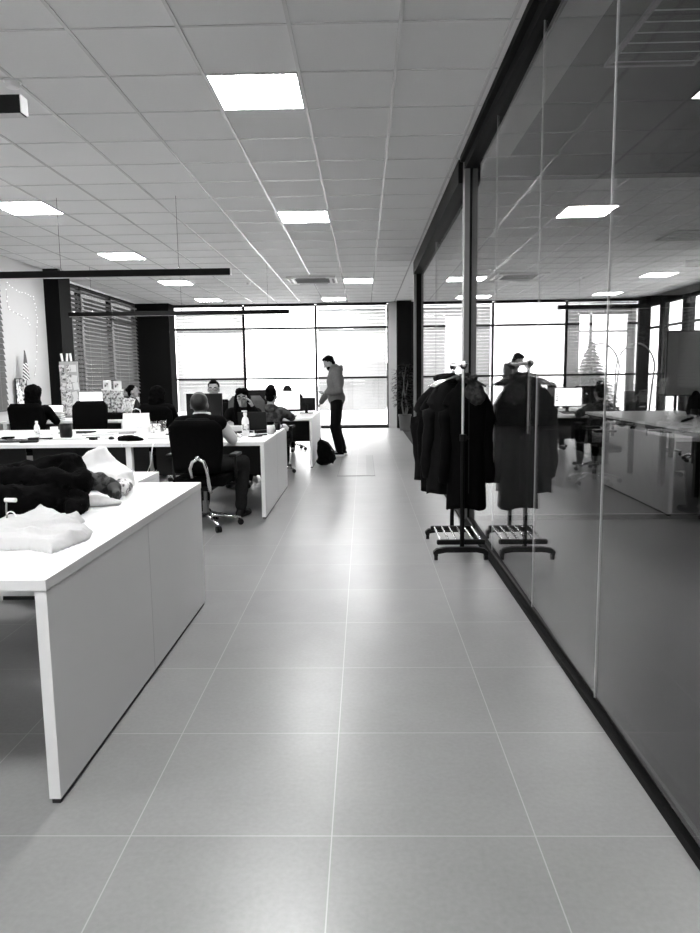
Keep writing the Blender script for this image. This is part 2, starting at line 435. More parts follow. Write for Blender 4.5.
# ------------------------------------------------------------------ ceiling fittings
def light_panel(label, x, y):
    t = thing('ceiling_light', label, 'ceiling light', (x, y, CH-.008), 0, 'square ceiling panel lights')
    f = B(); s = .29
    for a, b in (((-s, -s), (s, -s+.012)), ((-s, s-.012), (s, s)), ((-s, -s+.012), (-s+.012, s-.012)), ((s-.012, -s+.012), (s, s-.012))):
        f.b2((a[0], a[1], 0), (b[0], b[1], .007))
    obj('light_frame', f, 'white_edge', t)
    obj('diffuser', B().b2((-.277, -.277, .001), (.277, .277, .006)), 'led', t)
    return t
LT = [(-.68, 4.9, 'largest lit square ceiling light, nearest above the tiled walkway'),
      (-.68, 8.56, 'lit square ceiling light above the walkway, second in the row from the front'),
      (-.08, 14.2, 'lit square ceiling light over the walkway just right of the air conditioner'),
      (-.70, 17.44, 'lit square ceiling light in the corridor row closest to the rear windows'),
      (-3.68, 7.9, 'lit square ceiling light cut by the photo edge above the desks'),
      (-3.70, 11.0, 'lit square ceiling light between the two long black hanging lamps'),
      (-3.70, 14.1, 'lit square ceiling light above the back desks, between two others in its row'),
      (-3.74, 17.25, 'lit square ceiling light in the desk row closest to the rear windows')]
for x, y, l in LT: light_panel(l, x, y)
for x, y in ((-.68, 1.2), (-3.68, 4.8), (-3.68, 1.2), (-.68, -2.4), (-3.68, -2.4)):
    light_panel('lit square ceiling light behind the photographer', x, y)['group'] = 'panel lights outside the picture'
def pendant(label, x0, x1, y, z, wires):
    t = thing('pendant_lamp', label, 'hanging lamp', (x0, y, z))
    L = x1-x0
    obj('housing', B().b2((0, -.03, -.035), (L-.004, .03, .035)), 'black_metal', t, bevel=.003)
    obj('end_cap', B().b2((L-.004, -.03, -.035), (L, .03, .035)), 'white_edge', t)
    obj('diffuser', B().b2((.01, -.024, -.038), (L-.01, .024, -.034)), 'white_edge', t)
    for wx in wires:
        wr_ = obj('suspension_wire', B().cyl((wx-x0, 0, .05), (wx-x0, 0, CH-z), .0022, seg=6), 'black_metal', t)
        obj('wire_clamp', B().cyl((wx-x0, 0, .034), (wx-x0, 0, .06), .008, seg=10), 'chrome', wr_)
pendant('black linear lamp of which only the near white end shows at the photo edge', -4.9, -1.37, 2.98, 2.46, (-4.5, -2.0))
pendant('long black linear lamp hung on two thin wires over the middle desk row', -4.98, -1.38, 7.5, 2.455, (-3.18, -1.93))
pendant('long black linear lamp hanging over the rear desk row in front of the windows', -5.0, -1.24, 12.0, 2.45, (-4.6, -3.07, -1.6))
# air conditioner
t = thing('ceiling_air_conditioner', 'square ceiling cassette air conditioner with dark grille near the rear windows', 'air conditioner', (-.97, 13.88, CH))
f = B()
for a in range(4):
    R_ = Matrix.Rotation(a*PI/2, 3, 'Z')
    f.box(R_ @ V((0, .40, -.02)), (.94, .13, .035) if a % 2 == 0 else (.94, .13, .035), R_)
obj('fascia', f, 'white_lam', t, bevel=.006)
g = B()
for k in range(12): g.box((0, -.32+k*.058, -.018), (.64, .02, .02), Matrix.Rotation(.5, 3, 'X'))
obj('grille', g, 'grey_plastic', t)
obj('grille_backing', B().b2((-.34, -.34, -.012), (.34, .34, -.004)), 'black_plastic', t)
for a in range(4):
    R_ = Matrix.Rotation(a*PI/2, 3, 'Z')
    obj('air_flap', B().box(R_ @ V((0, .41, -.041)), (.56, .045, .006), R_), 'grey_plastic', t)
def detector(x, y, label):
    t = thing('smoke_detector', label, 'smoke detector', (x, y, CH))
    obj('mounting_base', B().lathe([(.055, -.012), (.055, -.0045)], seg=24), 'white_lam', t, smooth=False)
    obj('sensor_head', B().lathe([(.02, -.05), (.038, -.045), (.042, -.03), (.042, -.012)], seg=24), 'white_lam', t)
detector(-2.2, 4.64, 'white round smoke detector above the near end of the hanging lamp')
detector(-2.27, 14.2, 'tiny round smoke detector left of the air conditioner')
def room_vent(name, label, x0, x1, y0, y1, z):
    t = thing(name, label, 'air vent', ((x0+x1)/2, (y0+y1)/2, z)); a, b = (x1-x0)/2, (y1-y0)/2
    f = B()
    for p, q in (((-a, -b), (a, -b+.03)), ((-a, b-.03), (a, b)), ((-a, -b+.03), (-a+.03, b-.03)), ((a-.03, -b+.03), (a, b-.03))):
        f.b2((p[0], p[1], -.02), (q[0], q[1], 0))
    obj('vent_frame', f, 'grey_plastic', t)
    s = B(); nn = max(3, int(2*b/.12))
    for k in range(nn): s.box((0, -b+(k+.5)*2*b/nn, -.012), (2*a-.06, .03, .006), Matrix.Rotation(.4, 3, 'X'))
    obj('louvre', s, 'white_lam', t)
room_vent('ceiling_vent', 'slatted ceiling vent in the dim room behind the glass wall', 1.5, 2.05, 3.75, 4.6, CH)
room_vent('ceiling_vent', 'ceiling vent beyond the dark beam behind the glass wall', 4.2, 4.9, 9.7, 10.4, CH)

# ------------------------------------------------------------------ blinds
def blind(label, a0, a1, z0, z1, pos, axis='x', m='blind_white', tilt=1.18, pitch=.085, sw=.088):
    t = thing('window_blind', label, 'blind', (pos, (a0+a1)/2, z0) if axis == 'y' else ((a0+a1)/2, pos, z0))
    L = a1-a0; s = B(); k = int((z1-z0-.05)/pitch)
    rot = Matrix.Rotation(tilt, 3, 'Y') if axis == 'y' else Matrix.Rotation(tilt, 3, 'X')
    for i in range(k):
        z = .04+i*pitch
        s.box((0, 0, z), (sw, L, .003) if axis == 'y' else (L, sw, .003), rot)
    obj('slats', s, m, t)
    d = (.05, L, .035) if axis == 'y' else (L, .05, .035)
    obj('head_box', B().box((0, 0, z1-z0-.02), d), m, t)
    obj('bottom_rail', B().box((0, 0, .012), (d[0]*.8 if axis == 'y' else d[0], d[1] if axis == 'y' else d[1]*.8, .02)), m, t)
    for f in (-.38, 0, .38):
        p = (0, L*f, 0) if axis == 'y' else (L*f, 0, 0)
        off = V((.026, 0, 0)) if axis == 'y' else V((0, -.026, 0))
        obj('ladder_cord', B().cyl(V(p)+off+V((0, 0, .02)), V(p)+off+V((0, 0, z1-z0-.03)), .0015, seg=5), 'grey_plastic', t)
blind('white venetian blind on the leftmost panel of the rear windows', -4.9, -3.14, .47, 3.16, 18.50)
blind('white venetian blind behind the standing man', -1.18, .61, .47, 3.16, 18.50)
blind('half raised dark venetian blind on the side window beside the wall column', 12.66, 14.34, .99, 3.12, -5.715, 'y', 'blind_dark', .92)
blind('dark venetian blind on the middle side window, between two others', 14.44, 16.06, .99, 3.12, -5.715, 'y', 'blind_dark', .92)
blind('dark venetian blind on the side window by the corner column', 16.16, 17.8, .99, 3.12, -5.715, 'y', 'blind_dark', .92)
blind('closed grey venetian blind on the white wall at the photo edge', 8.7, 10.56, .89, 2.95, -5.42, 'y', 'blind_dark', 1.25)

# ------------------------------------------------------------------ outside
b = thing('added_dark_building', 'added dark building outside the side windows, keeping the view behind the blinds dark', 'building', (-9.5, 15, -.5))  # added block that keeps bright sky out of the side blind gaps
obj('wall', B().b2((-4, -9, 0), (0, 14.5, 12)), 'opposite', b)
for i in range(8):
    for j in range(3): obj('window', B().b2((0, -8+i*2.8, 1.2+j*2.7), (.04, -6.6+i*2.8, 2.6+j*2.7)), 'opposite', b)
struct('ground_outside', B().b2((-60, 18.7, -.6), (60, 120, -.5)), 'concrete')
b = thing('office_block', 'hazy building standing outside beyond the rear windows', 'building', (1.6, 42, -.5))
f = B().b2((-1.5, 0, 0), (2.5, 6, 2.6)); obj('wall', f, 'facade', b)
for i in range(4):
    for j in range(3):
        obj('window', B().b2((-1.2+i*.95, -.03, .4+j*.75), (-.7+i*.95, .0, .85+j*.75)), 'facade', b)
b = thing('low_house', 'low pale house with pitched roof outside beyond the rear windows', 'building', (-.9, 38, -.5))
obj('wall', B().b2((-.7, 0, 0), (.7, 3, 1.0)), 'concrete', b)
obj('roof', B().loft([[(-.8, -.1, 1.0), (.8, -.1, 1.0), (0, -.1, 1.5)], [(-.8, 3.1, 1.0), (.8, 3.1, 1.0), (0, 3.1, 1.5)]]), 'facade', b)

# ------------------------------------------------------------------ desks
TZ = .743
def desk(label, x0, x1, y0, y1, right_end=True, left_leg=True, modesty=True, group=None):
    """bench desk, top from x0 to x1 (x1 is the aisle end)"""
    t = thing('bench_desk', label, 'desk', (x1, y0, 0), 0, group)
    W_, D = x1-x0, y1-y0
    obj('desktop', B().b2((-W_, 0, TZ-.036), (0, D, TZ)), 'white_lam', t, bevel=.002)
    if right_end:
        obj('end_panel', B().b2((-.04, .003, .018), (-.002, D-.003, TZ-.037)), 'white_lam', t, bevel=.0015)
        obj('plinth', B().b2((-.034, .01, 0), (-.008, D-.01, .018)), 'kick', t)
        obj('panel_seam', B().b2((-.0022, D*.5-.0012, .02), (-.0014, D*.5+.0012, TZ-.04)), 'white_edge', t)
    if left_leg:
        for yy in (.03, D-.09):
            obj('leg', B().b2((-W_+.02, yy, 0), (-W_+.075, yy+.06, TZ-.037)), 'white_lam', t)
    if modesty:
        obj('modesty_panel', B().b2((-W_+.03, D*.5-.01, .30), (-.045, D*.5+.01, TZ-.037)), 'modesty', t)
    obj('cable_tray', B().b2((-W_+.1, D*.5-.13, TZ-.11), (-.1, D*.5-.03, TZ-.06)), 'grey_metal', t)
    obj('cable_grommet', B().cyl((-W_*.5, D*.5, TZ-.002), (-W_*.5, D*.5, TZ+.003), .04, seg=20), 'grey_plastic', t)
    return t
d_ = desk('near white bench desk with a tall end panel, clothes heaped on its top', -2.45, -.980, 2.055, 4.04, group=None, modesty=False); d_.rotation_euler.z = -.009
desk('white bench desk in the middle row whose end panel faces the aisle', -2.30, -.945, 6.555, 8.5)
desk('white bench desk in the middle row between the other two of its row', -3.66, -2.304, 6.555, 8.5, False)
desk('white bench desk in the middle row at the photo edge by the wall', -5.0, -3.664, 6.555, 8.5, False)
desk('white bench desk in the rear row, its end panel beside the standing man', -2.20, -.765, 10.29, 12.45)
desk('white bench desk in the rear row beneath the packages and paper collage', -3.64, -2.204, 10.29, 12.45, False)
desk('white bench desk in the rear row at the side wall', -5.42, -3.644, 10.29, 12.45, False)
c = thing('side_cabinet', 'low white cabinet just behind the far end of the near desk', 'cabinet', (-1.37, 4.12, 0))
obj('cabinet_body', B().b2((-.9, 0, .03), (0, .46, .70)), 'white_lam', c, bevel=.002)
obj('cabinet_top', B().b2((-.92, -.01, .702), (.0, .465, .735)), 'white_lam', c, bevel=.002)
obj('plinth', B().b2((-.88, .02, 0), (-.02, .44, .03)), 'kick', c)
for k in range(2):
    d = obj('door', B().b2((-.895+k*.45, -.012, .04), (-.45+k*.45, 0, .695)), 'white_lam', c)
    obj('handle', B().b2((-.48+k*.06, -.025, .55), (-.465+k*.06, -.012, .65)), 'grey_metal', d)

# ------------------------------------------------------------------ office chairs
def make_chair(label, loc, rotz, m='black_cloth', base='chrome', arms=True, back_h=.52, bracket=True, wide=.48, group=None):
    t = thing('office_chair', label, 'office chair', loc, rotz, group)
    s = B(); s.box((0, .02, .44), (wide, .46, .085)); obj('seat', s, m, t, smooth=True, bevel=.035, seg=4)
    # curved backrest
    rings = []
    for i in range(9):
        f = i/8; z = .53+f*back_h; y = -.25-.05*f+.03*math.sin(f*PI); hw = wide/2*(.86+.14*math.sin(min(1, f*1.4)*PI*.5)) * (1 if f < .85 else 1-.25*((f-.85)/.15)**2)
        ring = []
        for k in range(20):
            a = 2*PI*k/20; ca, sa = math.cos(a), math.sin(a)
            x = hw*math.copysign(abs(ca)**.5, ca); yy = .032*math.copysign(abs(sa)**.6, sa)
            ring.append((x, y+yy+.035*(x/hw)**2, z))
        rings.append(ring)
    obj('backrest', B().loft(rings), m, t, smooth=True)
    if bracket:
        pts = [(x_+.045, y_, z_) for x_, y_, z_ in [(-.07, -.30, .50), (-.07, -.34, .58), (-.05, -.345, .64), (0, -.345, .665), (.05, -.345, .64), (.07, -.34, .58), (.07, -.30, .48), (.06, -.22, .37), (.04, -.12, .34)]]
        br = obj('back_bracket', B().tube(pts, .016, 10), base, t, smooth=True)
        obj('tilt_knob', B().ell((.045, -.36, .672), .022), 'chrome', br, smooth=True)
    obj('tilt_mechanism', B().box((0, 0, .37), (.18, .24, .05)), 'black_plastic', t, bevel=.01)
    obj('gas_column', B().cyl((0, 0, .10), (0, 0, .24), .028).cyl((0, 0, .24), (0, 0, .36), .016), 'grey_metal', t, smooth=False)
    if arms:
        for sx in (-1, 1):
            a = obj('armrest', B().box((sx*(wide/2+.045), .02, .665), (.07, .25, .03)), 'black_plastic', t, bevel=.012, seg=3)
            obj('arm_support', B().tube([(sx*(wide/2-.06), .02, .392), (sx*(wide/2+.035), .01, .40), (sx*(wide/2+.045), .01, .46), (sx*(wide/2+.045), .01, .65)], .014), 'black_plastic', a, smooth=True)
    for k in range(5):
        a = 2*PI*k/5+.3; d = V((math.cos(a), math.sin(a), 0))
        l = obj('base_leg', B().chain([d*.02+V((0, 0, .115)), d*.16+V((0, 0, .10)), d*.30+V((0, 0, .068))], [.022, .019, .014], 10), base, t, smooth=True)
        n_ = d.cross(V((0, 0, 1))); w_ = B()
        for o_ in (-.014, .014): w_.cyl(d*.31+n_*(o_-.008)+V((0, 0, .0285)), d*.31+n_*(o_+.008)+V((0, 0, .0285)), .028, seg=14)
        obj('caster', w_, 'black_plastic', l)
    return t
make_chair('black swivel chair seen from behind, the shaven-headed man sitting in it', (-1.45, 6.24, 0), -.05, wide=.48, back_h=.46)
make_chair('patterned grey swivel chair behind the woman on the phone', (-1.52, 9.03, 0), PI+.15, m='grey_cloth', base='black_metal', bracket=False, back_h=.58)
make_chair('swivel chair of the man with glasses, hidden behind the dark monitor', (-2.10, 9.58, 0), PI, bracket=False)
make_chair('black swivel chair with chrome legs under the person in patterned jacket', (-1.30, 9.72, 0), -.1, bracket=False, back_h=.22)
make_chair('black swivel chair with chrome legs behind the white screen', (-1.38, 12.95, 0), PI, bracket=False)
make_chair('black swivel chair of the dark haired person near the paper bag', (-2.76, 9.28, 0), .1, bracket=False, back_h=.46)
make_chair('empty black swivel chair pulled up before the large white monitor', (-3.72, 9.25, 0), PI+.1, bracket=False, back_h=.53)
make_chair('black swivel chair of the person beside the striped flag', (-4.45, 9.33, 0), .05, bracket=False)
make_chair('black swivel chair of the woman in profile', (-4.32, 12.95, 0), -PI/2, bracket=False)
make_chair('black swivel chair with chrome legs beside the whiteboard behind the glass', (5.15, 10.6, 0), PI*.6, bracket=False)
make_chair('black swivel chair at the far meeting table end, seen through glass', (2.85, 8.6, 0), -PI*.5, bracket=False)

# ------------------------------------------------------------------ people
def rx(a): return Matrix.Rotation(a, 3, 'X')
def rz_(a): return Matrix.Rotation(a, 3, 'Z')
def hand(b, wrist, d, palm_n, side, curl=.5, s=1.0):
    """palm, four unequal bent fingers and a thumb; d forward, palm_n out of the palm, side = +1/-1 thumb side along d x n"""
    d = d.normalized(); nrm = (palm_n - d*palm_n.dot(d)).normalized(); sd = d.cross(nrm)*side
    pc = wrist+d*.05*s
    rot = Matrix((sd, d, nrm)).transposed()
    b.ell(pc, (.040*s, .052*s, .017*s), rot, 14)
    for i, (L, off) in enumerate(((.068, .030), (.078, .010), (.072, -.010), (.056, -.029))):
        p0 = wrist+d*.085*s+sd*off*s; c1 = curl*.6; c2 = curl*1.4
        p1 = p0+(d*math.cos(c1)+nrm*math.sin(c1))*L*.5*s
        p2 = p1+(d*math.cos(c2)+nrm*math.sin(c2))*L*.5*s
        b.chain([p0-d*.02*s, p0, p1, p2], [.0095*s, .0095*s, .009*s, .008*s], 8)
    t0 = wrist+d*.025*s+sd*.026*s; t1 = t0+(d*.6+sd*.75+nrm*.2).normalized()*.042*s; t2 = t1+(d*.9+sd*.25+nrm*.35).normalized()*.032*s
    b.chain([t0, t1, t2], [.012*s, .011*s, .009*s], 8)
def person(label, loc, rotz, J, top='black_cloth', legs='denim', skin='skin', hair='short', hairmat='hair', scale=1.0,
           girth=0.0, glasses=False, hood=False, short_sleeve=0.0, arms_mat=None, beard=False, extra=None, seed=1, shoes='black_plastic', sole=None, shadow_cap=False):
    t = thing('person', label, 'person', loc, rotz)
    def P(p): return V(p)*scale
    hc = P(J['head']); hr = J.get('hrot', Matrix.Identity(3)); S = scale
    neck0, neck1 = P(J['neck']), hc + hr @ V((0, -.015, -.07))*S
    b = B()
    # torso
    pel, wst, cst = P(J['pelvis']), P(J['waist']), P(J['chest'])
    sl, sr = P(J['sh'][0]), P(J['sh'][1])
    lean = (cst-pel).normalized(); q = V((0, 0, 1)).rotation_difference(lean).to_matrix()
    def torso(bb, g=0):
        gp_ = g-girth if g else 0
        bb.ell(pel, (.158*S+gp_, .115*S+gp_, .11*S+gp_*(1 if not girth else 2)), q)
        if girth and g: bb.ell(pel+V((0, .005, .04)), (.19*S, .155*S, .15*S), q)
        bb.ell(wst, (.132*S+g, .098*S+g, .15*S+g), q); bb.ell(cst, (.152*S+g, .112*S+g, .17*S+g), q)
        bb.cap(sl*.93+sr*.07, sr*.93+sl*.07, .058*S+g); bb.cap(neck0-lean*.04, neck0+lean*.0, .075*S+g, .06*S+g)
    torso(b); b.cap(neck0, neck1, .055*S, .05*S)
    head = [((0, -.012, .028), (.074, .093, .09)), ((0, .03, -.045), (.053, .052, .058)), ((0, .055, -.085), (.026, .024, .022)), ((0, .02, 0), (.068, .066, .08))]
    for c_, r_ in head: b.ell(hc+hr @ V(c_)*S, [x*S for x in r_], hr, 20)
    b.cap(hc+hr @ V((0, .084, .012))*S, hc+hr @ V((0, .102, -.024))*S, .009*S, .013*S, 10)
    b.cap(hc+hr @ V((-.03, .078, .022))*S, hc+hr @ V((.03, .078, .022))*S, .0085*S, seg=8)
    for sx in (-1, 1): b.ell(hc+hr @ V((sx*.075, -.008, -.008))*S, (.011*S, .02*S, .031*S), hr, 12)
    sleeve = B(); torso(sleeve, .016+girth)
    for i, side in enumerate((-1, 1)):
        sh, el, wr_ = P(J['sh'][i]), P(J['el'][i]), P(J['wr'][i])
        b.chain([sh, el, wr_], [.05*S, .039*S, .027*S])
        hd = J.get('hd', [None, None])[i] or (wr_-el); pn = J.get('pn', [V((0, 0, -1))]*2)[i]
        hand(b, wr_, V(hd), V(pn), -side if not J.get('flip') else side, J.get('curl', .5), S)
        cut = wr_.lerp(el, short_sleeve+.06)
        if not arms_mat: sleeve.chain([sh, el, cut], [.066*S+girth*.7, .053*S+girth*.6, .040*S+girth*.3])
        else: sleeve.cap(sh, sh.lerp(el, .06), .07*S, .068*S)
    trs = B(); trs.ell(pel-V((0, 0, girth)), (.158*S+.012, .115*S+.008, .11*S+.0), q)
    shoe = []
    for i, side in enumerate((-1, 1)):
        hp, kn, an = P(J['hip'][i]), P(J['kn'][i]), P(J['an'][i]); to = P(J['toe'][i])
        b.chain([hp, kn, an], [.085*S, .055*S, .038*S]); b.cap(an+V((0, 0, -.03)), to, .034*S, .026*S)
        trs.chain([hp, kn, an.lerp(kn, .06)], [.095*S+girth*.6, .070*S+girth*.6, .055*S+girth*.6])
        fd = (to-an); fd.z = 0; fd.normalize()
        base_z = min(an.z, to.z)
        sb = B(); sb.cap(V((an.x, an.y, .045))-fd*.03, V((to.x, to.y, .036)), .042, .034); sb.cap(V((an.x, an.y, .05)), V((an.x, an.y, .10)), .045, .04)
        shoe.append((V((an.x, an.y, 0)), V((to.x, to.y, 0)), fd, sb))
    vx = .007 if J['pelvis'][2] > .8 else .0095
    obj('body', blob(b, vx, 2), skin, t)
    obj('upper_garment', blob(sleeve, vx*1.7, 3, .007, 7, seed), top, t)
    if arms_mat:
        a_ = B()
        for i in (0, 1):
            sh, el, wr_ = P(J['sh'][i]), P(J['el'][i]), P(J['wr'][i])
            a_.chain([sh, el, wr_.lerp(el, short_sleeve+.06)], [.060*S, .05*S, .038*S])
        obj('sleeves', blob(a_, vx*1.7, 3, .006, 8, seed+3), arms_mat, t)
    obj('trousers', blob(trs, vx*1.8, 3, .006, 8, seed+5), legs, t)
    for a0, t0, fd, sb in shoe:
        so = obj('shoe', blob(sb, .008, 3, flat=.012), shoes, t)
        if sole:
            s_ = B(); s_.cap(a0-fd*.035+V((0, 0, .012)), t0+fd*.02+V((0, 0, .012)), .046, .038)
            me = blob(s_, .01, 2)
            for v in me.vertices: v.co.z = .001 if v.co.z < .012 else .032
            obj('sole', me, sole, so)
    # face
    for sx in (-1, 1):
        e = obj('eye', B().ell(hc+hr @ V((sx*.031, .076, .004))*S, .0115*S, seg=12), 'eye', t, smooth=True)
        obj('iris', B().ell(hc+hr @ V((sx*.031, .084, .003))*S, .0055*S, seg=10), 'iris', e, smooth=True)
        obj('eyebrow', B().cap(hc+hr @ V((sx*.016, .087, .027))*S, hc+hr @ V((sx*.046, .078, .029))*S, .0042*S, seg=8), hairmat if hair != 'bald' else 'hair', t, smooth=True)
    obj('mouth', B().cap(hc+hr @ V((-.02, .077, -.058))*S, hc+hr @ V((.02, .077, -.058))*S, .0058*S, seg=8), 'lip', t, smooth=True)
    # hair
    hb = B()
    def H(c_, r_): hb.ell(hc+hr @ V(c_)*S, [x*S for x in r_], hr, 20)
    if hair == 'bald':
        H((0, -.018, .026), (.0755, .090, .088))
        obj('hair', blob(hb, .007, 2), 'stubble', t)
    elif hair == 'short':
        H((0, -.024, .042), (.080, .088, .088)); H((0, .02, .095), (.056, .056, .03)); H((0, -.06, -.02), (.058, .04, .06))
        obj('hair', blob(hb, .007, 2, .005, 40, seed), hairmat, t)
    elif hair == 'tall':
        H((0, -.024, .05), (.078, .088, .10)); H((0, -.055, -.01), (.06, .05, .06)); H((0, .0, .13), (.055, .06, .035))
        obj('hair', blob(hb, .007, 2, .006, 30, seed), hairmat, t)
    elif hair == 'long':
        H((0, -.026, .04), (.086, .092, .092)); H((-.03, .025, .085), (.055, .07, .048)); H((.03, .025, .085), (.055, .07, .048)); H((0, -.07, -.06), (.08, .05, .12))
        for sx in (-1, 1):
            hb.chain([hc+hr @ V((sx*.07, .0, .03))*S, hc+hr @ V((sx*.082, .01, -.06))*S, hc+hr @ V((sx*.085, .03, -.16))*S, hc+hr @ V((sx*.07, .07, -.25))*S], [.03*S, .03*S, .03*S, .018*S])
        obj('hair', blob(hb, .008, 2, .006, 35, seed), hairmat, t)
    elif hair == 'bun':
        H((0, -.028, .04), (.083, .092, .09)); H((0, -.11, .03), (.04, .045, .04)); H((0, -.06, -.03), (.06, .05, .07))
        obj('hair', blob(hb, .007, 2, .006, 35, seed), hairmat, t)
    elif hair == 'curly':
        H((0, -.03, .045), (.105, .11, .105)); H((0, -.06, -.04), (.105, .07, .10)); H((0.0, -.05, -.10), (.11, .06, .07))
        obj('hair', blob(hb, .009, 1, .014, 26, seed), hairmat, t)
    elif hair == 'cap':
        H((0, -.018, .045), (.082, .096, .088))
        hb.ell(hc+hr @ V((0, .10, .055))*S, (.06, .05, .009), hr)
        obj('cap', blob(hb, .007, 2), 'charcoal', t)
    if beard:
        bb = B(); bb.ell(hc+hr @ V((0, .036, -.06))*S, (.054*S, .052*S, .055*S), hr); bb.ell(hc+hr @ V((0, .058, -.088))*S, (.030*S, .029*S, .026*S), hr)
        obj('beard', blob(bb, .007, 2, .003, 40), hairmat, t)
    if glasses:
        g = B()
        for sx in (-1, 1):
            c0 = hc+hr @ V((sx*.032, .098, .004))*S
            g.tube([c0+hr @ V((.026*math.cos(a), 0, .020*math.sin(a)))*S for a in [2*PI*k/16 for k in range(17)]], .0026, 6)
            g.cyl(hc+hr @ V((sx*.057, .096, .01))*S, hc+hr @ V((sx*.078, -.005, .006))*S, .0022, seg=6)
        g.cyl(hc+hr @ V((-.008, .10, .006))*S, hc+hr @ V((.008, .10, .006))*S, .0025, seg=6)
        obj('glasses', g, 'black_plastic', t)
    if hood:
        h_ = B()
        up = lean
        pts = [neck0+q @ V((.085*math.cos(a), -.035+.075*math.sin(a), .02-.02*math.sin(a)))*S for a in [PI*k/8*2 for k in range(9)]]
        h_.chain(pts, .03*S, 8); h_.ell(neck0+q @ V((0, -.095, -.005))*S, (.095*S, .05*S, .055*S), q)
        obj('hood', blob(h_, .01, 3, .004, 12, seed), top, t)
    if extra: extra(t, P, hc, hr, neck0, q)
    return t
def seated(**k):
    J = dict(pelvis=(0, -.02, .56), waist=(0, -.02, .70), chest=(0, 0, .87), sh=[(-.175, 0, .98), (.175, 0, .98)], neck=(0, .01, 1.04), head=(0, .045, 1.20),
             el=[(-.235, .12, .76), (.235, .12, .76)], wr=[(-.13, .36, .80), (.13, .36, .80)],
             hip=[(-.09, .02, .545), (.09, .02, .545)], kn=[(-.11, .43, .52), (.11, .43, .52)], an=[(-.11, .40, .09), (.11, .40, .09)], toe=[(-.12, .56, .04), (.12, .56, .04)])
    dz = k.pop('dz', 0); J.update(k)
    for q_ in ('waist', 'chest', 'neck', 'head'): f_ = {'waist': .3, 'chest': .7}.get(q_, 1); J[q_] = (J[q_][0], J[q_][1], J[q_][2]+dz*f_)
    J['sh'] = [(a[0], a[1], a[2]+dz) for a in J['sh']]
    return J

# the standing man at the rear desk (faces the desks)
def held(t, P, hc, hr, n0, q):
    ph = obj('phone', B().box((-.14, .30, 1.105), (.07, .14, .009)), 'black_plastic', t, bevel=.003)
person('man in grey hooded jacket and dark jeans standing at the rear desk, head bowed', (-.455, 11.9, 0), PI/2,
    dict(pelvis=(0, 0, .96), waist=(0, .02, 1.10), chest=(0, .02, 1.29), sh=[(-.185, -.01, 1.43), (.185, .0, 1.43)], neck=(0, .025, 1.49), head=(0, .125, 1.60), hrot=rx(-.55),
         el=[(-.245, -.055, 1.13), (.235, .12, 1.15)], wr=[(-.17, .175, 1.095), (.19, .29, .915)],
         hd=[V((.1, .9, .0)), V((-.1, .5, -.75))], pn=[V((.2, 0, .9)), V((0, -.5, -.6))],
         hip=[(-.09, 0, .93), (.09, 0, .93)], kn=[(-.10, .035, .50), (.10, .02, .50)], an=[(-.11, -.045, .09), (.12, -.09, .09)], toe=[(-.13, .145, .045), (.14, .10, .045)]),
    top='hoodie', legs='denim', hair='short', beard=True, hood=True, seed=3, scale=.985, girth=.025, shoes='black_cloth', sole='paper', extra=held)
# man with shaven head, seen from behind in the near chair
def collar(t, P, hc, hr, n0, q):
    c_ = B(); pts = [n0+V((.068*math.cos(a), .02+.064*math.sin(a), .062)) for a in [2*PI*k/16 for k in range(17)]]
    c_.tube(pts, .014, 8); obj('shirt_collar', c_, 'white_cloth', t, smooth=True)
    v_ = B(); v_.chain([n0+V((-.14, -.05, -.02)), n0+V((-.07, -.10, -.01)), n0+V((.07, -.10, -.01)), n0+V((.14, -.05, -.02))], .042)
    obj('vest_hood', blob(v_, .012, 3, .004, 10, 2), 'soft_black', t)
person('man with shaven head in black vest and white sleeves sitting with his back turned', (-1.475, 6.26, 0), -.12,
    seated(kn=[(-.13, .40, .52), (.27, .34, .53)], an=[(-.13, .36, .09), (.22, .38, .09)], toe=[(-.14, .5, .04), (.25, .53, .04)],
           el=[(-.25, .10, .76), (.26, .08, .76)], wr=[(-.13, .36, .80), (.15, .36, .80)], head=(-.03, .085, 1.135), neck=(0, .03, 1.0), dz=-.07),
    top='black_cloth', arms_mat='white_cloth', legs='grey_denim', skin='skin_dark', hair='bald', extra=collar, seed=4, scale=1.04)
# woman on the phone
def phone(t, P, hc, hr, n0, q):
    obj('phone', B().box(P((-.088, .07, 1.085)), (.012, .06, .13), rz_(.2)), 'black_plastic', t, bevel=.003)
    s_ = obj('chest_logo', B().box(P((-.03, .128, .93)), (.07, .008, .016)), 'paper', t)
person('woman with long dark hair and glasses holding a phone to her ear', (-1.54, 8.93, 0), PI,
    seated(el=[(-.235, .12, .80), (.235, .12, .76)], wr=[(-.135, .10, .98), (.12, .33, .80)], hd=[V((.35, .1, .9)), V((-.3, .9, 0))], pn=[V((.9, 0, -.2)), V((0, 0, -1))], head=(0, .05, 1.17), neck=(0, .015, 1.02), curl=.8, dz=-.08),
    hair='long', glasses=True, top='black_cloth', extra=phone, seed=5)
person('man with glasses and short dark hair facing the camera behind the dark monitor', (-2.05, 9.58, 0), PI+.1,
    seated(head=(0, .05, 1.225), neck=(0, .015, 1.05), dz=-.03), hair='short', glasses=True, top='black_cloth', seed=6, scale=1.0)
person('person with tall dark hair in patterned hooded jacket, seated with back turned', (-1.30, 9.74, 0), -.1,
    seated(dz=-.14, head=(0, .05, 1.19), neck=(0, .015, 1.02), el=[(-.27, .10, .76), (.28, .08, .76)]), hair='tall', top='camo', hood=True, seed=7, scale=1.03)
person('person of whom only the capped head shows above the white screen', (-1.40, 12.95, 0), PI,
    seated(dz=-.09, head=(0, .08, 1.16), neck=(0, .03, 1.0), el=[(-.235, .12, .76), (.235, .12, .76)]), hair='cap', top='black_cloth', seed=8)
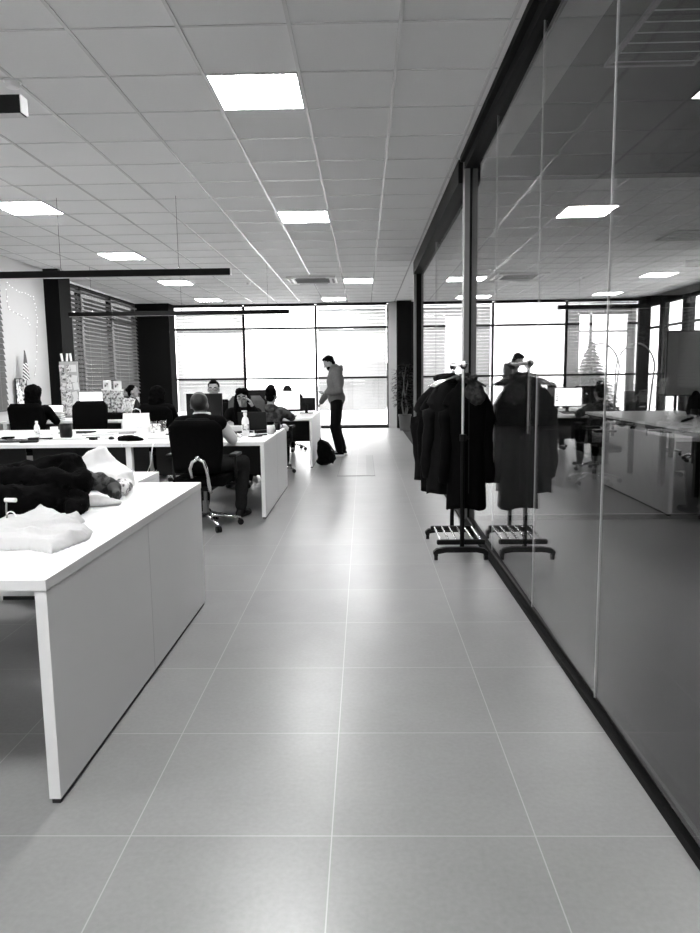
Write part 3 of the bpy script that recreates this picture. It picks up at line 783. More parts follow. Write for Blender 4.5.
person('dark haired person in black sitting with back turned near the paper bag', (-2.76, 9.28, 0), .1,
    seated(dz=-.03, head=(0, .07, 1.14), neck=(0, .03, 1.0), hrot=rx(-.15)), hair='curly', top='black_cloth', seed=9)
person('person with a bun in a black coat sitting with back turned near the flag', (-4.45, 9.33, 0), .05,
    seated(dz=-.07, head=(0, .05, 1.17), neck=(0, .02, 1.02)), hair='curly', top='black_cloth', seed=10, scale=1.04)
person('woman with pinned-up hair sitting in profile behind the packages', (-4.34, 12.95, 0), -PI/2,
    seated(dz=-.03, head=(0, .06, 1.15), neck=(0, .02, 1.0)), hair='bun', top='charcoal', seed=11)

# ------------------------------------------------------------------ coat rack and coats
RX, R0, R1 = .715, 5.02, 5.62
t = thing('coat_rack', 'black wheeled coat rack with chrome rail standing against the glass wall', 'coat rack', (RX, 5.3, 0))
for y in (R0-5.3-.02, R1-5.3+.05):
    b_ = B()
    b_.loft([[(x, y+dy, z) for dy, z in ((-.02, zb), (.02, zb), (.02, zt), (-.02, zt))] for x, zb, zt in ((-.215, .05, .066), (-.19, .05, .088), (-.12, .062, .098), (.10, .062, .098), (.16, .05, .088), (.185, .05, .066))])
    f = obj('foot_bar', b_, 'black_plastic', t)
    for x in (-.195, .17):
        cs = obj('caster', B().cyl((x-.012, y, .0245), (x+.012, y, .0245), .024, seg=16), 'black_plastic', f)
        obj('caster_fork', B().box((x, y, .046), (.03, .035, .018)), 'black_plastic', cs)
for y in (R0-5.3+.07, R1-5.3-.05):
    obj('shelf_rail', B().box((0, y, .115), (.36, .035, .038)), 'black_plastic', t, bevel=.01)
for k in range(6):
    x = -.15+k*.06; obj('shelf_tube', B().cyl((x, R0-5.3+.08, .125), (x, R1-5.3-.06, .125), .0085), 'chrome', t, smooth=False)
for y in (R0-5.3+.01, R1-5.3):
    u_ = obj('upright', B().cyl((0, y, .09), (0, y, .90), .0165), 'black_metal', t)
    obj('upright_extension', B().cyl((0, y, .90), (0, y, 1.395), .0125), 'chrome', u_)
    obj('clamp_knob', B().cyl((0, y, .875), (0, y, .925), .024).cyl((.02, y, .90), (.045, y, .90), .012), 'black_plastic', u_)
    obj('top_joint', B().ell((0, y, 1.41), .024), 'black_plastic', u_, smooth=True)
r_ = obj('rail', B().cyl((0, R0-5.3-.05, 1.425), (0, R1-5.3+.06, 1.425), .013), 'chrome', t)
for y in (R0-5.3-.06, R1-5.3+.07): obj('rail_knob', B().ell((0, y, 1.425), .024), 'chrome', r_, smooth=True)

def coat(label, y, cx, m, hem, halfw=.2, dep=.07, seed=0, slv=.62, hoodm=None, top_z=1.335, yaw=0.0, flare=.03, open_front=False, group=None):
    t = thing('hanging_coat', label, 'coat', (cx, y, 0), yaw, group)
    rings = []; N = 64
    L = top_z-hem
    for i in range(30):
        f = i/29; z = top_z-L*f
        k = min(1, (top_z-z)/.21)
        hw = .04+(halfw-.04)*(k*.55+.45*math.sin(k*PI/2)) + flare*f
        hd = (.05+(dep-.05)*k)*(1+.35*f)
        ring = []
        for j in range(N):
            a = 2*PI*j/N; ca, sa = math.cos(a), math.sin(a)
            rip = 1+ (.13*f)*(math.sin(a*7+seed+2*f)+.6*math.sin(a*11+seed*2.3)) + .06*noise.noise(V((ca*2, sa*2, f*5+seed)))
            zz = z + (.012*math.sin(a*3+seed) if f > .95 else 0)
            ring.append((hw*math.copysign(abs(ca)**.75, ca)*(1+.04*math.sin(6*f+seed)), hd*sa*rip, zz))
        rings.append(ring)
    obj('coat_body', B().loft(rings), m, t, smooth=True)
    for sx in (-1, 1):
        pts, rs = [], []
        for i in range(14):
            f = i/13
            pts.append((sx*(halfw-.085+.095*min(1, f*4)**.7+.012*math.sin(f*7+seed)), .012*math.sin(f*5+seed), top_z-.105-(slv+.05)*f)); rs.append((.036+.02*min(1, f*5)-.016*f)*(1+.10*math.sin(f*22+seed)))
        s_ = obj('sleeve', B().tube([pts[0]]+pts, [rs[0]*.3]+rs, 18), m, t, smooth=True)
    c_ = B(); c_.chain([(-.06, .02, top_z-.01), (-.045, -.05, top_z-.005), (0, -.068, top_z-.03), (.045, -.05, top_z-.005), (.06, .02, top_z-.01), (0, .05, top_z+.01), (-.06, .02, top_z-.01)], .024, 10)
    if hoodm: c_.ell((.05, -.06, top_z-.12), (.075, .045, .09), Matrix.Rotation(-.5, 3, 'Y'))
    obj('hood' if hoodm else 'collar', blob(c_, .009, 2, .012 if hoodm else .004, 30, seed), hoodm or m, t)
    obj('zip', B().box((.005, -dep*1.22, (top_z+hem)/2), (.006, .004, L*.75), rx(-.03)), 'charcoal', t)
    return t
def hanger(y, cx, label, m='chrome'):
    t = thing('coat_hanger', label, 'hanger', (cx, y, 1.30), 0, None)
    obj('shoulder_bar', B().tube([(-.19, 0, -.035), (-.1, 0, .015), (0, 0, .045), (.1, 0, .015), (.19, 0, -.035)], .008, 8), m, t, smooth=True)
    obj('hook', B().tube([(0, 0, .045), (0, 0, .09), (.012, 0, .105)]+[(.0+.0195*math.cos(a), 0, .125+.0195*math.sin(a)) for a in [(-.6+k*.5) for k in range(8)]], .003, 6), 'chrome', t, smooth=True)
for y, cx, l in ((5.10, .70, 'pale coat hanger at the near end of the rack rail'), (5.24, .70, 'second coat hanger from the near end of the rail'), (5.38, .70, 'third coat hanger from the near end of the rail'), (5.51, .70, 'coat hanger at the far end of the rack rail')):
    hanger(y, cx, l)
coat('black parka with mottled fur hood hanging nearest on the rack, against the glass', 5.12, .755, 'black_cloth', .37, .145, .065, 1, .62, hoodm='fur', flare=.0)
coat('black jacket with pocket seams hanging second on the coat rack', 5.26, .665, 'soft_black', .46, .17, .07, 2.2, .60, flare=.015)
coat('long black wool coat hanging third on the coat rack', 5.40, .655, 'black_cloth', .45, .175, .07, 3.7, .62, flare=.04)
coat('black coat with pale hood seam hanging farthest on the rack, hem showing at its side', 5.53, .63, 'soft_black', .54, .185, .065, 5.1, .66, flare=.055)
# ------------------------------------------------------------------ clothes and bags on the near desk
def soft(name, label, cat, b, vox, m, fold, fs, seed, flat=TZ+.001, ridged=False, sq=None, sm=4, group=None):
    o = obj(name, blob(b, vox, sm, fold, fs, seed, ridged, sq, flat), m)
    return tag(o, label, cat, group)
b_ = B()
b_.chain([(-2.3, 3.35, .80), (-1.85, 3.35, .83), (-1.62, 3.35, .87), (-1.46, 3.36, .91), (-1.40, 3.32, .85)], [.08, .09, .085, .08, .07])
b_.ell((-1.36, 3.25, .86), .06); b_.chain([(-1.9, 3.2, .86), (-1.6, 3.2, .87), (-1.42, 3.2, .86)], [.07, .08, .07])
b_.chain([(-2.2, 3.08, .80), (-1.8, 3.06, .80), (-1.6, 3.05, .80), (-1.46, 3.12, .80), (-1.37, 3.17, .78)], [.08, .085, .08, .07, .045])
b_.chain([(-1.42, 3.2, .80), (-1.33, 3.16, .785), (-1.31, 3.08, .775)], [.06, .045, .035])
soft('winter_coat', 'heap of a thick black coat thrown over the near white desk', 'coat', b_, .01, 'black_cloth', .02, 9, 3, ridged=True)
b_ = B(); b_.chain([(-1.42, 3.45, .85), (-1.36, 3.50, .83), (-1.29, 3.50, .80), (-1.24, 3.42, .77)], [.05, .05, .045, .028])
soft('scarf', 'dark patterned scarf bunched between the black coat and the white bag', 'scarf', b_, .008, 'scarf', .014, 16, 5)
b_ = B(); b_.chain([(-1.42, 3.26, .76), (-1.30, 3.30, .765), (-1.20, 3.30, .757)], [.03, .03, .02]); b_.ell((-1.3, 3.3, .76), (.13, .06, .022))
soft('knit_hat', 'small pale striped cloth lying beneath the patterned scarf', 'cloth', b_, .007, 'white_cloth', .006, 20, 6)
# white garment folded in front of the coat
def sheet(name, label, cat, outline, hfun, m, z0=TZ, grid=70, thick=.012):
    xs_ = [p[0] for p in outline]; ys_ = [p[1] for p in outline]
    def inside(x, y):
        c_ = False
        for i in range(len(outline)):
            (x1, y1), (x2, y2) = outline[i], outline[i-1]
            if (y1 > y) != (y2 > y) and x < (x2-x1)*(y-y1)/(y2-y1)+x1: c_ = not c_
        return c_
    def dist(x, y):
        dmin = 9
        for i in range(len(outline)):
            a, b = V(outline[i]).to_2d() if False else Vector(outline[i]), Vector(outline[i-1])
            ab = b-a; tt = max(0, min(1, (Vector((x, y))-a).dot(ab)/ab.length_squared)); dmin = min(dmin, (a+ab*tt-Vector((x, y))).length)
        return dmin
    bm = bmesh.new(); vs = {}
    for i in range(grid+1):
        for j in range(grid+1):
            x = min(xs_)+(max(xs_)-min(xs_))*i/grid; y = min(ys_)+(max(ys_)-min(ys_))*j/grid
            if inside(x, y):
                d = dist(x, y); e = min(1, d/.03)
                vs[i, j] = bm.verts.new((x, y, z0+.001+thick*math.sqrt(e)+hfun(x, y)*e))
    bm.verts.ensure_lookup_table()
    for (i, j) in list(vs):
        q_ = [(i, j), (i+1, j), (i+1, j+1), (i, j+1)]
        if all(k in vs for k in q_): bm.faces.new([vs[k] for k in q_])
    edge = [e for e in bm.edges if len(e.link_faces) == 1]
    r = bmesh.ops.extrude_edge_only(bm, edges=edge)
    for v in [g for g in r['geom'] if isinstance(g, bmesh.types.BMVert)]: v.co.z = z0+.001
    loose = [v for v in bm.verts if not v.link_faces]
    bmesh.ops.delete(bm, geom=loose, context='VERTS')
    bmesh.ops.recalc_face_normals(bm, faces=bm.faces[:])
    me = bpy.data.meshes.new(name); bm.to_mesh(me); bm.free(); smooth_mesh(me)
    me.materials.append(M[m]); o = bpy.data.objects.new(name, me); COL.objects.link(o)
    return tag(o, label, cat)
def folds(x, y):
    a = noise.noise(V((x*5+y*2, y*11-x*3, 0)))
    rdg = max(0, 1-abs(noise.noise(V((x*3.2+1.3, y*9-x*2.5, 4)))*5))
    rdg2 = max(0, 1-abs(noise.noise(V((x*4+7, y*6+x*3, 9)))*5))
    up = .03*math.exp(-((x+1.42)**2/.01+(y-2.90)**2/.006))
    return .006+.009*a+.022*rdg+.018*rdg2+up
sheet('white_garment', 'crumpled white garment lying in front of the black coat', 'clothing',
      [(-1.85, 2.5), (-1.34, 2.41), (-1.22, 2.43), (-1.10, 2.365), (-1.05, 2.58), (-1.09, 2.72), (-1.20, 2.84), (-1.20, 2.92), (-1.28, 2.97), (-1.42, 2.96), (-1.54, 2.86), (-1.85, 2.75)], folds, 'white_cloth', grid=110)
def paper_bag(label, loc, rot, w_, d_, h_, pinch=.02, lean=0, handles=True, mm='paper'):
    t = thing('paper_bag', label, 'bag', loc, rot)
    rings = []
    for i in range(7):
        f = i/6; dd = d_*(1-f)+pinch*f; ring = []
        for (sx, sy) in ((-1, -1), (-.33, -1.04), (.33, -.97), (1, -1), (.86+.14*(1-f), 0), (1, 1), (.33, 1.03), (-.33, .96), (-1, 1), (-.86-.14*(1-f), 0)):
            ring.append((sx*w_/2+.004*math.sin(7*f+sx*5), sy*dd/2+lean*f+.006*math.sin(9*f+sx*3), h_*f))
        rings.append(ring)
    bo = obj('bag_body', B().loft(rings), mm, t)
    if handles:
        for s in (-1, 1):
            obj('handle', B().tube([(-.05, lean+s*pinch/2, h_-.01), (-.045, lean+s*(pinch/2+.004), h_+.035), (0, lean+s*(pinch/2+.008), h_+.055), (.045, lean+s*(pinch/2+.004), h_+.035), (.05, lean+s*pinch/2, h_-.01)], .005, 6), 'paper', t, smooth=True)
    return t
# slumped white bag at the far end of the near desk
b_ = B()
b_.loft([[(-1.62, 3.78, .75), (-1.33, 3.66, .75), (-1.28, 3.86, .75), (-1.58, 3.98, .75)], [(-1.61, 3.79, .84), (-1.33, 3.69, .84), (-1.29, 3.85, .84), (-1.57, 3.95, .84)], [(-1.56, 3.80, .93), (-1.40, 3.77, .90), (-1.37, 3.82, .90), (-1.53, 3.87, .93)], [(-1.47, 3.80, .985), (-1.42, 3.79, .985), (-1.415, 3.80, .98), (-1.46, 3.82, .985)]])
o = obj('plastic_bag', blob(b_, .008, 2, .008, 13, 4, flat=TZ+.001), 'paper'); tag(o, 'slumped white bag standing behind the black coat on the near desk', 'bag')
b_ = B(); b_.ell((-1.285, 3.62, .785), (.05, .08, .045))
o = obj('crumpled_wrapper', blob(b_, .006, 1, .012, 22, 8, flat=TZ+.001), 'printed'); tag(o, 'crumpled printed wrapper beside the slumped white bag', 'wrapper')
# key reel
t = thing('badge_reel', 'small white clip with a looped cord lying against the black coat', 'badge', (-1.455, 2.83, .80), -.1)
obj('clip', B().cyl((-.024, -.03, .062), (.024, -.03, .062), .009, seg=12), 'paper', t, smooth=False)
obj('cord_loop', B().tube([(.0-.012+.022*math.cos(a)+.01, -.032, -.012+.026*math.sin(a)) for a in [2*PI*k/20 for k in range(21)]], .0028, 6), 'paper', t, smooth=True)
obj('strap', B().tube([(-.018, -.03, .06), (-.022, -.03, .02), (-.02, -.032, -.035)], .0035, 6), 'grey_plastic', t, smooth=True)
o = obj('paper_sheet', B().box((-1.16, 3.26, TZ+.0008), (.297, .21, .0006), rz_(.12)), 'paper'); tag(o, 'thin sheet of paper lying flat on the near desk beside the clothes', 'paper')

# ------------------------------------------------------------------ computers
def monitor(label, loc, rotz, w_=.52, h_=.31, lit=None, z0=.12, bezel='black_plastic'):
    """screen faces local -Y"""
    t = thing('monitor', label, 'monitor', loc, rotz)
    obj('stand_base', B().b2((-.11, -.06, 0), (.11, .10, .012)), bezel, t, bevel=.004)
    obj('stand_neck', B().b2((-.025, .03, .012), (.025, .05, z0+h_*.5)), bezel, t)
    obj('casing', B().b2((-w_/2, -.012, z0), (w_/2, .03, z0+h_)), bezel, t, bevel=.006)
    s = obj('screen', B().b2((-w_/2+.01, -.0145, z0+.01), (w_/2-.01, -.012, z0+h_-.01)), lit or 'screen_dark', t)
    if lit:
        for k, (dx, dz, ww) in enumerate(((.16, .19, .03), (.16, .15, .03), (.16, .12, .02), (.16, .09, .035))):
            obj('icon', B().b2((dx, -.0155, z0+dz), (dx+ww, -.0145, z0+dz+.018)), 'grey_plastic', s)
    return t
def laptop(label, loc, rotz, lit=None, m='black_plastic'):
    t = thing('laptop', label, 'laptop', loc, rotz)
    obj('keyboard_base', B().b2((-.165, -.11, 0), (.165, .11, .016)), m, t, bevel=.004)
    L = B().box((0, .11+.036, .115), (.33, .008, .215), rx(-.33)); ld = obj('lid', L, m, t)
    obj('screen', B().box((0, .11+.0305, .113), (.305, .003, .19), rx(-.33)), lit or 'screen_dark', ld)
    k = B()
    for i in range(12):
        for j in range(4): k.box((-.132+i*.024, -.03+j*.026, .0175), (.018, .018, .003))
    obj('keys', k, 'grey_plastic' if m == 'black_plastic' else 'black_plastic', t)
    return t
monitor('large lit white screen on the rear desk near the standing man', (-1.23, 11.15, TZ), 0, .44, .30, 'screen_white', .09, 'modesty')
monitor('dark back of a small monitor on the rear desk, next to the lit white screen', (-.96, 11.75, TZ), PI, .3, .22, None, .04)
monitor('lit white monitor on the rear desk by the dark blinds', (-4.28, 11.0, TZ), 0, .44, .30, 'screen_white', .12)
monitor('dark monitor back in the middle row, in front of the man with glasses', (-1.86, 8.15, TZ), PI, .42, .31, None, .12)

monitor('dark monitor back on the rear desk behind the patterned jacket', (-1.75, 11.75, TZ), PI, .5, .3, None, .1)
laptop('open black laptop in front of the woman on the phone', (-1.27, 8.12, TZ), PI-.05)
laptop('open laptop with a lit white screen on the rear desk below the wall flag', (-4.95, 10.9, TZ), 0, 'screen_white')

# ------------------------------------------------------------------ small things on the middle desks
def bottle(label, x, y, z=TZ, s=1.0, body='paper', capm='paper', band=None):
    t = thing('bottle', label, 'bottle', (x, y, z))
    obj('bottle_body', B().lathe([(.028*s, 0), (.034*s, .006*s), (.034*s, .13*s), (.026*s, .16*s), (.014*s, .175*s), (.014*s, .185*s)], seg=20), body, t, smooth=True)
    obj('bottle_cap', B().lathe([(.017*s, .186*s), (.017*s, .212*s)], seg=16), capm, t)
    if band: obj('bottle_label', B().lathe([(.0346*s, .05*s), (.0346*s, .11*s)], seg=20), band, t, smooth=True)
    return t
def mug(label, x, y, m='paper', s=1.0, handle=True, rot=0, z=TZ, kind='mug'):
    t = thing(kind, label, kind.replace('_', ' '), (x, y, z), rot)
    obj('cup_body', B().lathe([(.030*s, 0), (.040*s, .01*s), (.042*s, .095*s), (.038*s, .095*s), (.035*s, .012*s), (.0*s+.001, .010*s)], seg=20), m, t, smooth=True)
    if handle: obj('handle', B().tube([(.038*s, 0, .08*s), (.062*s, 0, .075*s), (.068*s, 0, .05*s), (.058*s, 0, .028*s), (.038*s, 0, .02*s)], .006*s, 8), m, t, smooth=True)
    return t
bottle('small white bottle with a pointed cap on the middle desk near the black cup', -3.46, 7.3, s=.85, band='printed')
mug('white paper cup standing behind the small bottle on the middle desk', -3.42, 7.62, handle=False, kind='cup', s=1.0)
mug('tall black mug beside the white paper cup', -3.13, 7.25, m='cup_black', s=1.55, rot=2.5)
bottle('white bottle with a printed band standing before the woman on the phone', -1.245, 7.3, s=1.15, band='printed')
mug('pale mug near the aisle end of the middle desk', -1.0, 7.46, rot=1, m='white_edge')
for i, (x, y) in enumerate(((-2.44, 8.05), (-2.33, 7.98), (-2.36, 8.16))):
    t = thing('drinking_glass', 'clear drinking glass in the small group beside the paper bag', 'glass', (x, y, TZ), 0, 'clear glasses beside the paper bag')
    obj('glass_body', B().lathe([(.028, 0), (.034, .12), (.032, .12), (.026, .006), (.001, .006)], seg=18), 'tumbler', t, smooth=True)
paper_bag('crumpled white paper bag with handles on the middle desk', (-2.66, 8.1, TZ), .25, .30, .14, .21, .03, .03)
def flat(name, label, cat, x, y, w_, d_, h_, m, rot=0, bevel=0, z=TZ, group=None):
    o = obj(name, B().box((0, 0, h_/2), (w_, d_, h_)), m, bevel=bevel); o.location = (x, y, z+.0004); o.rotation_euler = (0, 0, rot)
    return tag(o, label, cat, group)
flat('tablet', 'flat black tablet at the photo edge of the middle desk', 'tablet', -3.62, 6.85, .5, .16, .012, 'black_plastic', .05, .004)
flat('notebook', 'closed grey notebook lying near the black tablet', 'notebook', -3.3, 6.78, .16, .11, .018, 'charcoal', .3, .003)
flat('notebook', 'pale closed notebook beneath the pens by the black mug', 'notebook', -3.02, 7.05, .3, .16, .012, 'white_edge', -.1, .002)
flat('phone', 'black phone lying alone on the middle desk', 'phone', -2.85, 7.25, .14, .07, .009, 'black_plastic', .4, .003)
flat('phone', 'black phone on the desk end near the pale mug', 'phone', -1.12, 7.15, .14, .07, .009, 'black_plastic', .9, .003)
sheets = [(-3.95, 7.4, .1), (-3.75, 7.75, .4), (-3.05, 7.75, -.3), (-2.75, 7.55, .2), (-2.55, 7.2, -.1), (-2.9, 6.9, .05), (-1.75, 7.5, .2), (-1.4, 7.75, -.4), (-1.15, 6.95, .3), (-1.08, 7.85, .1), (-2.3, 7.45, .2), (-3.3, 8.05, 0), (-1.62, 7.95, .5), (-1.3, 6.8, -.2)]
for i, (x, y, a) in enumerate(sheets):
    flat('paper_sheet', 'loose white sheet of paper on the middle desks', 'paper', x, y, .297, .21, .0008+.0003*(i % 3), 'printed' if i % 3 == 1 else 'paper', a, group='loose sheets on the middle desks')
def mouse(label, x, y, rot=0):
    b_ = B(); b_.ell((0, 0, .008), (.03, .05, .022)); o = obj('computer_mouse', blob(b_, .005, 2, flat=.0005), 'black_plastic'); o.location = (x, y, TZ); o.rotation_euler = (0, 0, rot)
    return tag(o, label, 'mouse')
mouse('black computer mouse in the middle of the white desks', -2.58, 7.05, .4)
mouse('black computer mouse near the open laptop', -1.05, 8.2, -.4)
b_ = B(); b_.chain([(-2.42, 6.85, .765), (-2.33, 6.80, .775), (-2.24, 6.82, .765), (-2.18, 6.80, .76)], [.03, .035, .028, .016])
soft('pouch', 'small crumpled black pouch on the middle desk near the glasses', 'pouch', b_, .007, 'black_cloth', .01, 18, 2)
def keyboard(label, x, y, rot, m='black_plastic', km='grey_plastic'):
    t = thing('keyboard', label, 'keyboard', (x, y, TZ), rot)
    obj('keyboard_case', B().box((0, 0, .008), (.42, .13, .014)), m, t, bevel=.003)
    k = B()
    for i in range(18):
        for j in range(5): k.box((-.195+i*.023, -.048+j*.024, .0165), (.018, .018, .004))
    obj('keys', k, km, t)
keyboard('white keyboard beside the shaven-headed man', -2.0, 7.1, .2, 'paper', 'paper')
keyboard('dark keyboard below the lit white screen on the rear desk', -1.25, 10.75, .0)
t = thing('eyeglasses', 'folded dark eyeglasses lying near the white printed bottle', 'eyeglasses', (-1.3, 7.05, TZ), .3)
g = B()
for sx in (-1, 1): g.tube([(sx*.034+.026*math.cos(a), 0, .022+.018*math.sin(a)) for a in [2*PI*k/14 for k in range(15)]], .0025, 6)
obj('rims', g, 'black_plastic', t); obj('temples', B().cyl((-.06, 0, .03), (.05, .05, .004), .002, seg=6).cyl((.06, 0, .03), (-.05, .04, .004), .002, seg=6), 'black_plastic', t)
# scattered small items
rnd = random.Random(21)
def spot(l): return l
CL = [('marker', 'dark marker pen lying on the middle desk near the small bottle', -3.3, 7.15, .13, .016, .014, 'black_plastic', .4),
      ('marker', 'dark marker pen lying between the tumblers and the shaven-headed man', -2.1, 7.5, .13, .016, .014, 'black_plastic', -.5),
      ('wallet', 'black wallet lying at the photo edge of the middle desk', -3.75, 7.25, .11, .09, .02, 'black_cloth', .2),
      ('charger', 'black charger block on the desk just left of the tall black mug', -3.36, 7.0, .10, .06, .03, 'black_plastic', .3),
      ('charger', 'black charger block by the computer mouse', -2.74, 6.98, .07, .05, .028, 'black_plastic', -.3),
      ('card_box', 'small white carton lying by the cup in the middle row', -3.25, 7.62, .12, .08, .045, 'paper', .5),
      ('folder', 'grey folder beneath the white paper bag', -2.75, 7.85, .33, .24, .012, 'grey_metal', .1),
      ('folder', 'dark folder lying behind the tall black mug', -3.3, 7.95, .34, .24, .014, 'charcoal', -.1),
      ('folder', 'pale folder lying behind the black mouse', -2.9, 7.6, .34, .24, .016, 'white_edge', .12),
      ('box', 'low white box beside the clear drinking glasses', -2.5, 7.85, .14, .12, .075, 'paper', .1),
      ('box', 'small printed box touching the group of drinking glasses', -2.36, 7.84, .09, .07, .10, 'printed', -.1),
      ('notepad', 'dark notepad in front of the open black laptop', -1.35, 7.72, .2, .14, .014, 'charcoal', .5),
      ('wallet', 'black wallet beside the white printed bottle', -1.42, 7.38, .11, .09, .022, 'black_cloth', .5),
      ('glasses_case', 'dark glasses case near the aisle corner of the middle desk', -1.12, 7.62, .16, .06, .035, 'black_plastic', .8),
      ('charger', 'black charger block right behind the pale mug', -1.02, 7.72, .08, .06, .03, 'black_plastic', .2),
      ('marker', 'dark marker pen in front of the pale mug', -1.08, 7.3, .14, .016, .014, 'black_plastic', .7),
      ('tissue_box', 'white tissue box in front of the woman on the phone', -1.48, 7.95, .22, .12, .06, 'white_edge', .15)]
for nm, lb, x, y, a, b, h, m, r in CL: flat(nm, lb, nm.replace('_', ' '), x, y, a, b, h, m, r, .003 if h > .01 else 0)
bottle('small white bottle by the white tissue box on the middle desk', -1.62, 7.6, s=.7)
mug('low white cup beside the black wallet near the woman on the phone', -1.52, 7.2, handle=False, kind='cup', s=.8)
mug('dark cup by the open black laptop', -1.0, 8.02, m='cup_black', s=.9)
o = obj('cable', B().tube([(-3.9+.12*i, 7.1+.06*math.sin(i*1.9), TZ+.006) for i in range(9)], .005, 6), 'black_plastic', smooth=True)
tag(o, 'thin black cable winding over the middle desk by the wall', 'cable')
# white cable hanging from the desk
o = obj('cable', B().tube([(-2.0, 6.55, .742), (-2.0, 6.51, .70), (-2.02, 6.5, .55), (-2.07, 6.5, .44), (-2.1, 6.52, .36), (-2.1, 6.55, .28), (-2.1, 6.6, .2), (-2.06, 6.6, .06), (-1.9, 6.6, .01)], .006, 8), 'paper', smooth=True)
tag(o, 'white cable hanging over the front edge of the middle desk', 'cable')
o = obj('power_strip', B().box((-1.95, 6.9, .02), (.3, .06, .038)), 'paper', bevel=.006); tag(o, 'white power strip on the floor under the middle desk', 'power strip')
# white hanging cloth at the desk end
b_ = B(); b_.chain([(-1.1, 8.3, .76), (-1.0, 8.33, .765), (-.945, 8.35, .755), (-.925, 8.35, .72)], [.025, .03, .028, .02], 10); b_.chain([(-1.1, 8.42, .76), (-.96, 8.44, .76), (-.925, 8.44, .735)], [.02, .028, .02], 10)
o = obj('cloth', blob(b_, .007, 3, .004, 16, 3), 'white_cloth'); tag(o, 'white cloth draped over the far aisle corner of the middle desk', 'cloth')

# ------------------------------------------------------------------ rear desk things
for i, (x, y, w_, h_, l) in enumerate(((-3.98, 10.8, .13, .34, 'tall printed carton standing left of its twin by the dark blinds'), (-3.80, 10.75, .15, .33, 'tall printed carton in front of the woman in profile'))):
    t = thing('package', l, 'package', (x, y, TZ+.10))
    obj('carton', B().b2((-w_/2, -.05, 0), (w_/2, .05, h_)), 'box_print', t, bevel=.003)
    obj('carton_lid', B().b2((-w_/2-.003, -.053, h_), (w_/2+.003, .053, h_+.02)), 'paper', t)
for x, l in ((-3.96, 'small box on top of the left printed carton'), (-3.80, 'small round topped box on the right printed carton')):
    t = thing('small_box', l, 'box', (x, 10.77, TZ+.10+(.3605 if x < -3.9 else .3505)))
    obj('box_body', B().box((0, 0, .065), (.10, .09, .13)), 'paper', t, bevel=.01, seg=3)
    obj('sticker', B().box((0, -.0455, .06), (.06, .002, .06)), 'box_print', t)
for x, a in ((-3.64, .15), (-3.56, .3)):
    o = obj('leaning_card', B().box((0, 0, .11), (.09, .004, .22), Matrix.Rotation(a, 3, 'Y')), 'printed'); o.location = (x, 10.62, TZ+.10)
    tag(o, 'narrow printed card leaning beside the cartons', 'card', 'leaning cards beside the cartons')
o = obj('storage_box', B().b2((-4.1, 10.55, TZ+.001), (-3.3, 10.95, TZ+.099)), 'black_cloth', bevel=.02, seg=3); tag(o, 'long black case beneath the printed cartons on the rear desk', 'case')
# books
for i, (w_, m, dx) in enumerate(((.26, 'grey_cloth', 0), (.24, 'black_plastic', .02), (.28, 'white_edge', -.01), (.25, 'charcoal', .01))):
    t = thing('book', 'thick book in the small stack in front of the lit laptop', 'book', (-4.72+dx, 10.55, TZ+i*.0325), .05*i, 'books stacked before the laptop')
    obj('cover', B().b2((-w_/2, -.09, 0), (w_/2, .09, .004)).b2((-w_/2, -.09, .027), (w_/2, .09, .031)).b2((-w_/2, -.09, .004), (-w_/2+.004, .09, .027)), m, t)
    obj('pages', B().b2((-w_/2+.005, -.085, .0045), (w_/2-.005, .085, .0265)), 'paper', t)
# collage board
t = thing('collage_board', 'tall board covered in white papers and prints beside the wall column', 'collage', (-4.77, 11.3, TZ))
obj('backing', B().b2((-.15, 0, .0), (.15, .012, .90)), 'white_edge', t)
obj('board_foot', B().b2((-.12, -.08, 0), (.12, .08, .012)), 'black_plastic', t)
random.seed(11)
for i in range(18):
    x = -.10+.10*(i % 3)+random.uniform(-.02, .02); z = .10+.135*(i//3)+random.uniform(-.02, .02)
    obj('pinned_print', B().box((x, -.004-.0009*i, z), (.085, .0012, .115), Matrix.Rotation(random.uniform(-.3, .3), 3, 'Y')), ('photo', 'printed', 'paper')[i % 3], t)
for x, a in ((-.09, -.15), (-.02, .1), (.05, -.1)):
    obj('paper_roll', B().cyl((x, .0, .905), (x+.12*math.sin(a), 0, 1.03), .017), 'paper', t)
# picture frame and flag by the left wall
t = thing('picture_frame', 'framed black and white print leaning on the wall below the striped flag', 'picture', (-5.40, 10.97, TZ))
obj('frame', B().b2((-.012, -.18, 0), (.0, .18, .64)), 'frame', t); obj('print', B().b2((0, -.165, .015), (.003, .165, .625)), 'photo', t)
t = thing('flag', 'small striped flag hanging from a stick against the white wall', 'flag', (-5.33, 11.0, TZ))
obj('stick', B().cyl((0, 0, 0), (0, 0, 1.08), .006, seg=8), 'black_metal', t)
def flagmat():
    m, nt, out = newmat('striped_flag_cloth')
    b = nt.nodes.new('ShaderNodeBsdfPrincipled'); nt.links.new(b.outputs[0], out.inputs[0])
    tc = nt.nodes.new('ShaderNodeTexCoord'); s = nt.nodes.new('ShaderNodeSeparateXYZ'); nt.links.new(tc.outputs['Object'], s.inputs[0])
    d = math_node(nt, 'ADD', math_node(nt, 'MULTIPLY', s.outputs[1], .9), s.outputs[2])
    st = math_node(nt, 'GREATER_THAN', math_node(nt, 'PINGPONG', d, .03), .015)
    top = math_node(nt, 'LESS_THAN', s.outputs[2], .88)
    v = math_node(nt, 'MULTIPLY_ADD', math_node(nt, 'MULTIPLY', st, top), .65, .08)
    nt.links.new(v, b.inputs['Base Color']); b.inputs['Roughness'].default_value = .9
    return m
M['flag'] = flagmat()
rings = []
